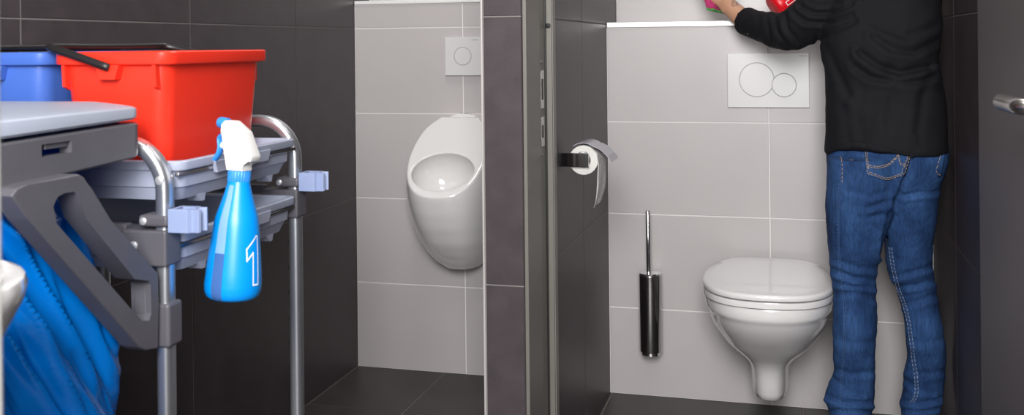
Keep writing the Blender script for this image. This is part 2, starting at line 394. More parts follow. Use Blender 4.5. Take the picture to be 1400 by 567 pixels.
# ------------------------------------------------------------------ flush plates
def ring_mesh(bm, c, r, wd, y0, y1, n=48):
    prof = [(r-wd/2, y0), (r-wd/2, y1), (r+wd/2, y1), (r+wd/2, y0)]
    rings = [[Vector((c[0]+rr*math.cos(2*math.pi*k/n), yy, c[1]+rr*math.sin(2*math.pi*k/n))) for k in range(n)] for rr, yy in prof]
    loft_bm(bm, rings+[rings[0]], False, False)
def text_mesh(s, size, material, name, parent, loc, rot):
    cu = bpy.data.curves.new(name, 'FONT'); cu.body = s; cu.size = size; cu.extrude = .0002; cu.align_x = 'CENTER'
    o = bpy.data.objects.new('tmp', cu); col.objects.link(o)
    me = evaluated(o, name); bpy.data.objects.remove(o, do_unlink=True); me.materials.clear()
    t = link(name, me, material, parent, loc); t.rotation_euler = rot
    return t
def disc(bm, c, r, y0, y1, n=48, bev=.0012):
    rings = []
    for rr, yy in ((r, y0), (r, y1+bev), (r-bev, y1)):
        rings.append([Vector((c[0]+rr*math.cos(2*math.pi*k/n), yy, c[1]+rr*math.sin(2*math.pi*k/n))) for k in range(n)])
    loft_bm(bm, rings)
def flush_plate(tl, tr_x, z0, z1, wally, buttons, label, txc):
    x0, x1 = tl, tr_x; cx = (x0+x1)/2
    t = thing('flush_plate', (cx, wally, z0), label, 'flush plate')
    hw = (x1-x0)/2; hh = z1-z0
    box('cover_plate', -hw, hw, -.012, -.0008, 0, hh, M_PLATE, t, .0015)
    for k, (bx_, bz, r) in enumerate(buttons):
        bm = bmesh.new(); disc(bm, (bx_-cx, bz-z0), r-.001, -.0115, -.0128-.0002*k)
        b_ = link('push_button', finish(bm, 'push_button', True), M_PLATE, t)
        bm = bmesh.new(); ring_mesh(bm, (bx_-cx, bz-z0), r, .0016, -.0115, -.01245-.0004*k)
        link('button_gap', finish(bm, 'button_gap'), M_GAP, b_)
    text_mesh('GEBERIT', .007, M_INK, 'printed_logo', t, (txc-cx, -.0121, hh-.0115), (math.pi/2, 0, 0))
def at(x, y, Y): return onY(x, y, Y)
a, b_, c_, d_ = at(994, 73, YT-.012), at(1106, 73, YT-.012), at(1034.5, 109, YT-.012), at(1072, 116.3, YT-.012)
zb = at(1050, 147, YT-.012).z
flush_plate(a.x, b_.x, zb, a.z, YT, [(c_.x, c_.z, .0535), (d_.x, d_.z, .037)], 'white double button flush plate above the toilet', at(1098, 78, YT).x)
a, c_ = at(608, 51.3, YU-.012), at(632.5, 76.8, YU-.012); zb = at(608, 103.3, YU-.012).z
hw = .066
flush_plate(a.x, a.x+2*hw, zb, a.z, YU, [(c_.x, c_.z, .031)], 'square white single button flush plate above the urinal', at(651, 54, YU).x)

# ------------------------------------------------------------------ toilet
TX = -.0585
def dring(w_, yf, yb, z, n=64, p=2.3, wb_=None):
    """plan outline: rounded front at yf, narrower towards yb (wall)"""
    wb_ = w_ if wb_ is None else wb_
    pts = []; ym = yf+min(.24, (yb-yf)*.55)
    for k in range(n):
        t = 2*math.pi*k/n; cs, sn = math.cos(t), math.sin(t)
        s = (abs(cs)**p+abs(sn)**p)**(-1/p)
        x, y = cs*s, sn*s                      # y -1 front .. +1 back
        if y < 0: X, Yv = x*w_, ym+y*(ym-yf)
        else:
            q = 5.0; s2 = (abs(cs)**q+abs(sn)**q)**(-1/q); x2, y2 = cs*s2, sn*s2
            f_ = y2; X = x2*(w_*(1-f_**1.6)+wb_*f_**1.6); Yv = ym+y2*(yb-ym)
        pts.append(Vector((X, Yv, z)))
    return pts
toi = thing('wall_hung_toilet', (TX, YT, 0), 'white wall hung toilet with closed lid', 'toilet')
FY = -.54
yb = -.001
secs = [(.040, -.27, .104, .05), (.0475, -.283, .110, .06), (.053, -.293, .128, .075), (.054, -.303, .165, .085), (.057, -.315, .195, .095), (.066, -.330, .217, .105), (.086, -.355, .240, .115),
        (.108, -.385, .262, .125), (.129, -.415, .286, .13), (.147, -.448, .311, .14), (.159, -.478, .336, .145), (.1655, -.503, .362, .15), (.1685, -.516, .380, .151), (.171, -.523, .391, .152), (.1745, -.528, .396, .153), (.177, -.532, .404, .155), (.178, -.533, .425, .155), (.1765, -.531, .432, .153)]
rings = [dring(s[0], s[1], yb, s[2], 72, 2.35 if s[2] > .3 else 2.8, s[3]) for s in secs]
loft('bowl', rings, M_CER, toi)
def lidr(w_, f, z, bk=-.055, wbk=.122): return dring(w_, f, bk, z, 72, 2.6, wbk)
loft('seat', [lidr(.175, -.532, .4345), lidr(.181, -.537, .436), lidr(.1818, -.5375, .445), lidr(.1805, -.536, .4515), lidr(.170, -.528, .4525)], M_CER, toi)
loft('lid', [lidr(.172, -.530, .4550), lidr(.1815, -.5375, .4565), lidr(.1825, -.5388, .462), lidr(.182, -.538, .4675), lidr(.180, -.5355, .4705), lidr(.175, -.530, .4722), lidr(.15, -.50, .4738, -.075, .10), lidr(.09, -.40, .4748, -.13, .05)], M_CER, toi)
loft('seat_gap', [lidr(.167, -.524, .4320), lidr(.167, -.524, .4555)], M_LINE, toi)
for sx in (-1, 1):
    tube('seat_hinge', [(sx*.075-.018, -.035, .449), (sx*.075+.018, -.035, .449)], .013, M_CHROME, toi, 14)

# ------------------------------------------------------------------ urinal
UX = at(633.5, 78, YU-.012).x
uri = thing('urinal', (UX, YU, 0), 'white wall mounted ceramic urinal on the light tiled wall', 'urinal')
def interp(tab, x):
    if x <= tab[0][0]: return tab[0][1]
    for (x0, y0), (x1, y1) in zip(tab, tab[1:]):
        if x <= x1:
            t = (x-x0)/(x1-x0); return y0+(y1-y0)*t
    return tab[-1][1]
def smooth_tab(tab, x, h=.02): return sum(interp(tab, x+h*k/3) for k in range(-3, 4))/7
Wt = [(.385, .055), (.405, .088), (.44, .112), (.49, .134), (.55, .150), (.60, .159), (.65, .164), (.69, .164), (.73, .158), (.77, .149), (.81, .135), (.85, .115), (.875, .092), (.892, .06)]
Pt = [(.385, .10), (.405, .14), (.44, .185), (.49, .235), (.55, .278), (.60, .305), (.645, .322), (.675, .328), (.73, .330), (.85, .320), (.892, .30)]
def uring(z, n=64, ws=1.0, po=0.0):
    w_, p_ = smooth_tab(Wt, z, .012)*ws, smooth_tab(Pt, z, .012)-po
    pts = []
    for k in range(n+1):
        t = math.pi*k/n; e = 2.5
        cs, sn = math.cos(t), math.sin(t); s = (abs(cs)**e+abs(sn)**e)**(-1/e)
        pts.append(Vector((-cs*s*w_, -.001-sn*s*p_, z)))
    return pts
zs = [.385+(.892-.385)*i/70 for i in range(71)]
body = loft('ceramic_body', [uring(z) for z in zs], M_CER, uri, smooth='all')
# flat tilted rim, then the bowl hollowed out of it
cutp = prism('cut', [(-.429, .564), (.0525, 1.0005), (-.216, 1.297), (-.697, .861)], 0, -.4, .4, M_CER); cutp.parent = uri
tilt = Matrix.Rotation(math.radians(-47.8), 3, 'X')
UN = Vector((0, -.671, .741))
cuts = [cutp]
for dep, rad_ in ((0.0, (.104, .128, .079)), (-.034, (.110, .092, .085))):
    bm = bmesh.new(); ellipsoid_bm(bm, Vector((0, -.2455, .7305))+UN*dep, rad_, 72, tilt)
    cut = link('cut', finish(bm, 'cut'), M_CERIN); cut.parent = uri; cuts.append(cut)
boolean(body, cuts)
md = body.modifiers.new('r', 'REMESH'); md.mode = 'VOXEL'; md.voxel_size = .0034
md = body.modifiers.new('s', 'SMOOTH'); md.iterations = 5; md.factor = .5
me = evaluated(body, 'ceramic_body'); body.modifiers.clear(); body.data = me
me.materials.clear(); me.materials.append(M_CER)
for p_ in me.polygons: p_.use_smooth = True; p_.material_index = 0
# slim back flange seen above the body
loft('back_flange', [[Vector((x*k, y, z0+(z-.7)*k)) for x, z in [(.142*math.cos(t), .73+.172*math.sin(t)*(1 if math.sin(t) > 0 else .9)) for t in [2*math.pi*i/48 for i in range(48)]] for z0 in (.7,)] for y, k in ((-.0008, 1.0), (-.022, 1.0), (-.028, .97))], M_CER, uri)
# ------------------------------------------------------------------ washbasin at the left edge
wbs = thing('washbasin', (-.935, Y0+.11, 0), 'white ceramic washbasin at the left edge in front of the blue bag', 'washbasin')
BZ = .925
def wring(s, z, n=56, dy=0.0, ex=2.5):
    pts = []
    for k in range(n):
        t = 2*math.pi*k/n; cs, sn = math.cos(t), math.sin(t); q = (abs(cs)**ex+abs(sn)**ex)**(-1/ex)
        pts.append(Vector((cs*q*.27*s, .001+.205+dy*(1-s)+sn*q*(.205 if sn > 0 else .204)*s, z)))
    return pts
loft('basin', [wring(.45, BZ-.19, dy=-.18), wring(.62, BZ-.17, dy=-.17), wring(.80, BZ-.12, dy=-.14), wring(.92, BZ-.07, dy=-.12), wring(.985, BZ-.025), wring(1.0, BZ-.010), wring(.99, BZ-.002), wring(.965, BZ),
               wring(.92, BZ-.004), wring(.88, BZ-.03), wring(.78, BZ-.09), wring(.55, BZ-.125), wring(.2, BZ-.135)], M_CER, wbs)
loft('pedestal', [[Vector((.085*k*math.cos(2*math.pi*i/32), .13+.075*k*math.sin(2*math.pi*i/32), z)) for i in range(32)] for k, z in ((1.25, .001), (1.2, .03), (1.0, .08), (.92, .35), (1.0, .60), (1.15, BZ-.185))], M_CER, wbs)
tap = tube('tap', catmull([(0, .05, BZ-.01), (0, .05, BZ+.10), (0, .07, BZ+.13), (0, .12, BZ+.125), (0, .145, BZ+.10)], 5), .012, M_CHROME, wbs, 14)
box('tap_lever', -.009, .009, .03, .10, BZ+.14, BZ+.15, M_CHROME, tap, .003)

# ------------------------------------------------------------------ toilet brush
bx = at(889, 430, YT-.06)
tb = thing('toilet_brush', (bx.x, YT-.058, .165), 'chrome toilet brush in a cylinder holder on the wall', 'toilet brush')
zt = P(889, 379, 3.19).z-.165
lathe('holder', [(.030, -.004), (.034, -.003), (.0355, 0), (.0355, zt-.006), (.0345, zt-.005)], M_DCHROME, tb, n=48)
lathe('holder_base', [(.028, -.014), (.0295, -.013), (.0295, -.004)], M_CHROME, tb, n=40)
lathe('holder_lid', [(.034, zt-.006), (.0365, zt-.004), (.0365, zt), (.034, zt+.003), (.008, zt+.006)], M_CHROME, tb, n=48)
zr = P(886, 292, 3.19).z-.165
tube('handle', [(-.004, 0, zt), (-.005, 0, zr-.002), (-.005, 0, zr)], [.0066, .0066, .0055], M_DCHROME, tb, 20)
box('wall_bracket', -.012, .012, .03, .0572, .05, .09, M_CHROME, tb, .002)

# ------------------------------------------------------------------ toilet roll holder on the cubicle side wall
HY = 2.555
hp = thing('toilet_roll_holder', (XC, HY, .80), 'chrome toilet roll holder with curved cover on the dark wall', 'roll holder')
pa = onY(803, 209.5, HY); pb_ = onY(803, 228.5, HY)
arm_len = pa.x-XC
za, zb2 = pb_.z-.80, pa.z-.80
box('arm', .001, arm_len, 0, .006, za, zb2, M_DCHROME, hp, .001)
box('arm_end_face', arm_len+.0002, arm_len+.003, -.001, .008, za, zb2, M_CHROME, hp, .0005)
rc = P(800.8, 217, px((XC+.07, HY+.05, .85))[2]+.0)
RY0, RY1 = .016, .116
rx, rz = rc.x-XC, rc.z-.80
RR = .0375
tube('rod', [(rx, .004, rz), (rx, RY1+.006, rz)], .008, M_CHROME, hp, 16)
box('end_clip', rx-.010, rx+.012, .007, .013, rz+.006, rz+.022, M_CHROME, hp, .002)
# curved cover
cv = []
for (R_, ) in ((RR+.006,), (RR+.0075,)):
    row = []
    for i in range(13):
        t = math.radians(125-75*i/12)
        row.append((rx+R_*math.cos(t), rz+R_*math.sin(t)))
    cv.append(row)
flap = [(rx+.030, rz+.0345), (rx+.046, rz+.026), (rx+.062, rz+.011), (rx+.072, rz-.004)]
outer = cv[1]+[(p[0]+.001, p[1]+.0012) for p in flap]; inner = cv[0]+flap
prism('cover', outer+inner[::-1], 1, RY0-.004, RY1+.004, M_COVER, hp)
roll = thing('toilet_roll', (XC+rx, HY+RY0, .80+rz), 'white toilet paper roll with a hanging embossed sheet', 'toilet roll')
n = 48
def circ(r, y): return [Vector((r*math.cos(2*math.pi*k/n), y, r*math.sin(2*math.pi*k/n))) for k in range(n)]
wd = RY1-RY0
loft('paper', [circ(.0195, 0), circ(RR-.001, 0), circ(RR, .001), circ(RR, wd-.001), circ(RR-.001, wd), circ(.0195, wd), circ(.0195, 0)], M_PAPER, roll, False, False)
loft('core', [circ(.0193, .001), circ(.0193, wd-.001), circ(.0180, wd-.001), circ(.0180, .001), circ(.0193, .001)], M_CARD, roll, False, False)
if True:
    v, f = [], []
    cols = 8
    for i, q in enumerate(catmull([Vector((p[0], p[1], 0)) for p in [(.024, .0275), (.034, .0145), (.037, -.012), (.036, -.04), (.034, -.07), (.030, -.095), (.025, -.118)]], 6)):
        for j in range(cols+1):
            yy = .002+(wd-.004)*j/cols
            wv = .0018*math.sin(yy*90+i*.25)*max(0, i-10)/26
            v.append((q.x+wv+.006*(j/cols)*min(1, i/10), yy, q.y+(.006*(j/cols-.5) if i > 30 else 0)))
    for i in range(36):
        for j in range(cols): k = i*(cols+1)+j; f.append((k, k+1, k+cols+2, k+cols+1))
    me = bpy.data.meshes.new('hanging_sheet'); me.from_pydata(v, [], f)
    for p in me.polygons: p.use_smooth = True
    hs = link('hanging_sheet', me, M_LACE, roll)
    sd = hs.modifiers.new('t', 'SOLIDIFY'); sd.thickness = .0006

# ================================================================== CLEANING TROLLEY (local x=b, y=a)
tro = thing('cleaning_trolley', TO, 'cleaning trolley with steel tube hoops, pale plastic trays and grey bag holder', 'trolley', TROT)
AF = .453; TW = .44
def hoop(a):
    zt_, r = 1.002-.012, .075
    path = [Vector((0, a, .17))]
    for z in (.3, .5, .7, .85): path.append(Vector((0, a, z)))
    for i in range(13):
        t = math.radians(90*i/12); path.append(Vector((-r+r*math.cos(t), a, zt_-r+r*math.sin(t))))
    for i in range(13):
        t = math.radians(90+90*i/12); path.append(Vector((-TW+r+r*math.cos(t), a, zt_-r+r*math.sin(t))))
    for z in (.85, .7, .5, .3, .17): path.append(Vector((-TW, a, z)))
    rings = []
    for i, p in enumerate(path):
        t = (path[min(i+1, len(path)-1)]-path[max(i-1, 0)]).normalized(); s = Vector((0, 1, 0)); u = t.cross(s)
        ring = []
        for k in range(24):
            an = 2*math.pi*k/24; e = 3.2; cs, sn = math.cos(an), math.sin(an); q = (abs(cs)**e+abs(sn)**e)**(-1/e)
            ring.append(p+s*(cs*q*.0145)+u*(sn*q*.0115))
        rings.append(ring)
    h = loft('tube_hoop', rings, M_TUBE, tro)
    # row of small notches along the inner edge of the right post
    nm = None
    for z in [.20+.05*i for i in range(12)]:
        if z > .72 and a < .1: continue
        if nm is None:
            bm = bmesh.new(); bbox(bm, -.0125, -.0105, -.0045, .0045, -.005, .005, .001, 1); nm = finish(bm, 'notch')
        o = link('notch', nm, M_BLK, h, (0, a-.0055, z))
    return h
h1 = hoop(0); h2 = hoop(AF)
def screw(p, r=.006, parent=tro):
    bm = bmesh.new(); lathe_bm(bm, [(r, 0), (r, .002), (r*.6, .0035)], n=14)
    bmesh.ops.rotate(bm, verts=bm.verts, matrix=Matrix.Rotation(math.pi/2, 3, 'X')); bmesh.ops.translate(bm, verts=bm.verts, vec=p)
    return link('screw', finish(bm, 'screw', True), M_SCREW, parent)
p = T(221, 247, a=-.0145); screw((0.0, -.0142, p.z), .0072, h1)
# trays
def tray(zl):
    x0, x1, y0, y1 = -TW-.012, .016, .022, AF-.022
    def rr(x0, x1, y0, y1, z, r=.02, n=5):
        pts = []
        for cx_, cy_, s in ((x1-r, y1-r, 0), (x0+r, y1-r, 90), (x0+r, y0+r, 180), (x1-r, y0+r, 270)):
            for i in range(n+1):
                t = math.radians(s+90*i/n); pts.append(Vector((cx_+r*math.cos(t), cy_+r*math.sin(t), z)))
        return pts
    def ins(d, z, r=.02): return rr(x0+d, x1-d, y0+d, y1-d, z, r)
    L = [ins(.03, zl-.066), ins(.022, zl-.065), ins(.014, zl-.045), ins(.010, zl-.043), ins(.008, zl-.017), ins(.001, zl-.015), ins(0, zl-.012), ins(0, zl-.002), ins(.002, zl), ins(.008, zl), ins(.012, zl-.004), ins(.016, zl-.044), ins(.024, zl-.058), ins(.04, zl-.060)]
    t = loft('tray', L, M_TRAY, tro)
    prism('drop_tab', [(y, z) for y, z in ((.118, zl-.010), (.125, zl-.030), (.305, zl-.030), (.315, zl-.010))], 0, x1-.004, x1+.0035, M_TRAY, t, .001)
    for y in (.10, .34): prism('foot_nub', [(y, zl-.064), (y+.012, zl-.076), (y+.022, zl-.076), (y+.026, zl-.064)], 0, x1-.045, x1-.02, M_TRAY, t)
    box('support_bar', x1-.012, x1-.004, y0-.002, y1+.002, zl-.0245, zl-.0175, M_STEEL, t, .002)
    return t
tray(.958); tray(.845)
box('base_tray', -TW-.01, .02, -.02, AF+.02, .12, .17, M_GREY, tro, .012, 3)
for x in (-TW+.03, -.02):
    for y in (.03, AF-.03):
        c = box('caster_fork', x-.018, x+.018, y-.02, y+.02, .07, .12, M_STEEL, tro, .003)
        bm = bmesh.new(); lathe_bm(bm, [(.03, -.012), (.045, -.010), (.045, .010), (.03, .012)], n=28)
        bmesh.ops.rotate(bm, verts=bm.verts, matrix=Matrix.Rotation(math.pi/2, 3, 'Y')); bmesh.ops.translate(bm, verts=bm.verts, vec=(x, y, .0455))
        link('caster_wheel', finish(bm, 'caster_wheel', True), M_RUB, c)
# clamp blocks, collars and cross rails
for a, s in ((0, 1), (AF, -1)):
    ya, yb_ = (a-.024, a+.020)
    blk = box('clamp_block', -.062, .0155, ya, yb_, .800, .856, M_GREY, tro, .004)
    screw((-.040, ya, .832), .007, blk); 
    col_ = box('clamp_collar', -.034, .0165, a-.022, a+.018, .861, .879, M_GREY, tro, .005, 3)
    screw((-.024, a-.022, .870), .006, col_)
    box('cross_rail', -TW+.02, -.064, a-.010, a+.010, .846, .862, M_GREY, tro, .003)
    box('clamp_block', -TW-.0155, -TW+.062, ya, yb_, .800, .856, M_GREY, tro, .004)
    # bottle clip
    prism('bottle_clip', [(.0168, a-.020), (.050, a-.020), (.054, a-.012), (.066, a-.014), (.068, a-.008), (.056, a-.004), (.047, a-.012), (.024, a-.012), (.024, a+.012), (.047, a+.012), (.056, a+.004), (.068, a+.008), (.066, a+.014), (.054, a+.012), (.050, a+.020), (.0168, a+.020)], 2, .853, .889, M_CLIP, tro, .001)
# bag holder frame
bagB0, bagB1, bagA0, bagA1 = -.445, -.022, -.43, -.016
DRO = .035
def dz(a): return (a-bagA1)*DRO
def rrect(x0, x1, y0, y1, z, r, n=6, sh=True):
    pts = []
    for cx_, cy_, s in ((x1-r, y1-r, 0), (x0+r, y1-r, 90), (x0+r, y0+r, 180), (x1-r, y0+r, 270)):
        for i in range(n+1):
            t = math.radians(s+90*i/n); X, Y = cx_+r*math.cos(t), cy_+r*math.sin(t)
            pts.append(Vector((X, Y, z+dz(Y)*sh)))
    return pts
def rf(d, z, r=.03): return rrect(bagB0+d, bagB1-d, bagA0+d, bagA1-d, z, r, 6, 1.0 if z < 1.0 else .45)
bh = loft('bag_holder_frame', [rf(.018, .972), rf(.003, .971), rf(0, .974), rf(0, 1.021), rf(.003, 1.024), rf(.018, 1.024), rf(.02, .985), rf(.018, .972)], M_GREY, tro, False, False)
s0, s1 = T(57, 205, b=bagB1), T(98, 203, b=bagB1)
bm = bmesh.new(); bbox(bm, bagB1-.03, bagB1+.01, s0.y, s1.y, s0.z-.0095, s0.z+.007)
cut = link('cut', finish(bm, 'cut'), M_GREY); cut.parent = tro
boolean(bh, [cut])
box('slot_latch', bagB1-.012, bagB1-.004, s0.y+.012, s1.y-.004, s0.z-.001, s0.z+.0065, M_GREY, bh, .001)
# lid
def lf(d, z, r=.032, sh=False): return rrect(bagB0-.002+d, bagB1+.002-d, bagA0-.004+d, bagA1-.004-d, z, r, 6, sh)
loft('bag_lid', [lf(.010, 1.0290, sh=.45), lf(.003, 1.0295, sh=.45), lf(0, 1.033, sh=.45), lf(0, 1.0445), lf(.0015, 1.0468), lf(.004, 1.0482), lf(.015, 1.0515), lf(.040, 1.0570), lf(.10, 1.0605), lf(.18, 1.061)], M_LID, tro)
# diagonal bracket in the plane of the right posts
BP = .006
def tz(pl): return [(T(x, y, b=BP).y, T(x, y, b=BP).z) for x, y in pl]
outl = tz([(16, 268), (24, 257), (40, 252), (108, 237.5), (116, 242), (124, 260), (151, 300), (203, 363), (212, 367), (217, 375), (217, 415), (217, 476), (200, 479), (192, 475), (40, 300)])
br = prism('diagonal_bracket', outl, 0, BP-.034, BP, M_GREY, tro, .003)
slot = tz([(73, 282), (78, 270), (88, 264), (101, 262), (107, 268), (117, 298), (184, 381), (204, 384), (206, 390), (207, 428), (204, 438), (196, 440), (186, 430), (78, 306)])
cut = prism('cut', slot, 0, BP-.05, BP+.02, M_GREY); cut.parent = tro
boolean(br, [cut])
box('bracket_sleeve', -.0165, .0175, -.020, .020, T(230, 477, a=-.02).z, T(230, 416, a=-.02).z, M_GREY, tro, .006, 3)
box('bracket_web', -.024, -.002, -.050, -.019, T(217, 470, b=0).z, T(217, 372, b=0).z, M_GREY, tro, .003)

# ------------------------------------------------------------------ blue bin bag
bag = None
def resample(ring, n):
    L_ = [0]
    for a_, b__ in zip(ring, ring[1:]+ring[:1]): L_.append(L_[-1]+(b__-a_).length)
    out, j = [], 0
    for k in range(n):
        t = L_[-1]*k/n
        while L_[j+1] < t: j += 1
        u = (t-L_[j])/max(1e-9, L_[j+1]-L_[j]); out.append(ring[j].lerp(ring[(j+1) % len(ring)], u))
    return out
if True:
    rows, n = 130, 300
    rings = []
    for i in range(rows):
        s = i/(rows-1); z = .985-.60*s
        x1 = interp([(0, -.045), (.03, -.085), (.18, -.062), (.35, -.045), (.7, -.030), (1, -.05)], s)
        x0 = interp([(0, -.425), (.1, -.40), (.5, -.42), (1, -.36)], s)
        y1 = interp([(0, -.040), (.03, -.060), (.2, -.055), (1, -.055)], s)
        y0 = interp([(0, -.41), (.1, -.395), (.6, -.39), (1, -.34)], s)
        ring = resample(rrect(x0, x1, y0, y1, z, .045, 8, False), n)
        cxy = Vector(((x0+x1)/2, (y0+y1)/2, z)); out = []
        for k, q in enumerate(ring):
            dirv = (q-cxy); dirv.z = 0; dirv.normalize()
            am = min(1, s*6)
            # hanging folds: mostly vertical, some diagonal
            dk = q.y-(.985-z)*.50           # folds run down and away from the camera
            t1 = noise.noise(Vector((q.x*11, dk*12, z*.8+.8)))*.030
            rg = 1-abs(noise.noise(Vector((q.x*17+4, dk*20, z*1.0+3)))*1.3); t2 = .024*max(0, rg)**3
            rg2 = 1-abs(noise.noise(Vector((q.x*38, dk*48+7, z*3)))*1.2); t3 = noise.noise(Vector((q.x*50, dk*50, z*16)))*.005+.011*max(0, rg2)**3
            dd = (q.y+.38) - (.985-z)*.62     # one long diagonal fold over the right side
            t4 = .020*math.exp(-(dd/.026)**2) if q.x > x1-.03 else 0
            out.append(q+dirv*(am*(t1+t2+t3+t4)-(.034-.026*s)*am))
        rings.append(out)
    bm = bmesh.new(); loft_bm(bm, rings, False, True)
    me = finish(bm, 'bin_bag', 'all')
    bag = link('bin_bag', me, M_BAG); bag.location = TO; bag.rotation_euler = (0, 0, TROT)
    tag(bag, 'translucent blue plastic bin bag hanging under the grey trolley frame', 'bin bag')

# ------------------------------------------------------------------ buckets
def rr2(x0, x1, y0, y1, z, r, n=6):
    return rrect(x0, x1, y0, y1, z, r, n, False)
def bucket(name, loc_b, loc_a, material, label, w_=.216, l_=.350, hgt=.232, hang=-1, ribs=True):
    zb_ = .9005
    wpos = TO+bd*loc_b+ad*loc_a; wpos.z = zb_
    t = thing(name, wpos, label, 'bucket', TROT, 'buckets on the trolley')
    hw, hl = w_/2, l_/2
    def r_(d, z, r=.028): return rr2(-hw+d, hw-d, -hl+d, hl-d, z, r)
    L = [r_(.045, 0, .02), r_(.030, .001, .022), r_(.0265, .006), r_(.0125, hgt-.024), r_(.001, hgt-.021), r_(0, hgt-.019), r_(0, hgt-.002), r_(.002, hgt), r_(.008, hgt), r_(.010, hgt-.004), r_(.016, hgt-.030), r_(.030, .008), r_(.06, .006)]
    loft('shell', L, material, t)
    # ribs below the rim on every side
    for sx in ():
        for y in (-.10, 0, .10):
            prism('rib', [(sx*(hw-.016), hgt-.022), (sx*(hw-.004), hgt-.022), (sx*(hw-.006), hgt-.058), (sx*(hw-.020), hgt-.064)], 1, y-.003, y+.003, material, t)
    for sy in (-1, 1):
        for x in ((-.088, .082) if ribs else ()):
            prism('rib', [(sy*(hl-.016), hgt-.022), (sy*(hl-.004), hgt-.022), (sy*(hl-.007), hgt-.058), (sy*(hl-.020), hgt-.064)], 0, x-.003, x+.003, material, t)
        # handle boss
        prism('handle_boss', [(-.022, hgt-.022), (.022, hgt-.022), (.015, hgt-.046), (-.015, hgt-.046)], 1, min(sy*(hl-.02), sy*(hl+.004)), max(sy*(hl-.02), sy*(hl+.004)), material, t, .001)
    hz_ = hgt-.022
    e = hl+.006
    X = hang*(hw+.006)
    path = catmull([(.006, -e, hz_-.004), (-.004*-hang, -e-.004, hz_), (X*.5, -e-.002, hz_+.017), (X*.92, -e+.008, hz_+.029), (X*1.02, -e+.035, hz_+.031), (X*1.03, -.06, hz_+.030), (X*1.03, .06, hz_+.030), (X*1.02, e-.035, hz_+.031), (X*.92, e-.008, hz_+.029), (X*.5, e+.002, hz_+.017), (-.004*-hang, e+.004, hz_), (.006, e, hz_-.004)], 6)
    hnd = tube('handle', path, .0066, M_BLK, t, 12)
    return t
bucket('red_bucket', -.131, .218, M_RED, 'red rectangular bucket with black handle on the upper tray', w_=.224)
bucket('blue_bucket', -.354, .218, M_BLUEB, 'blue rectangular bucket left of the red bucket', w_=.206, ribs=False)

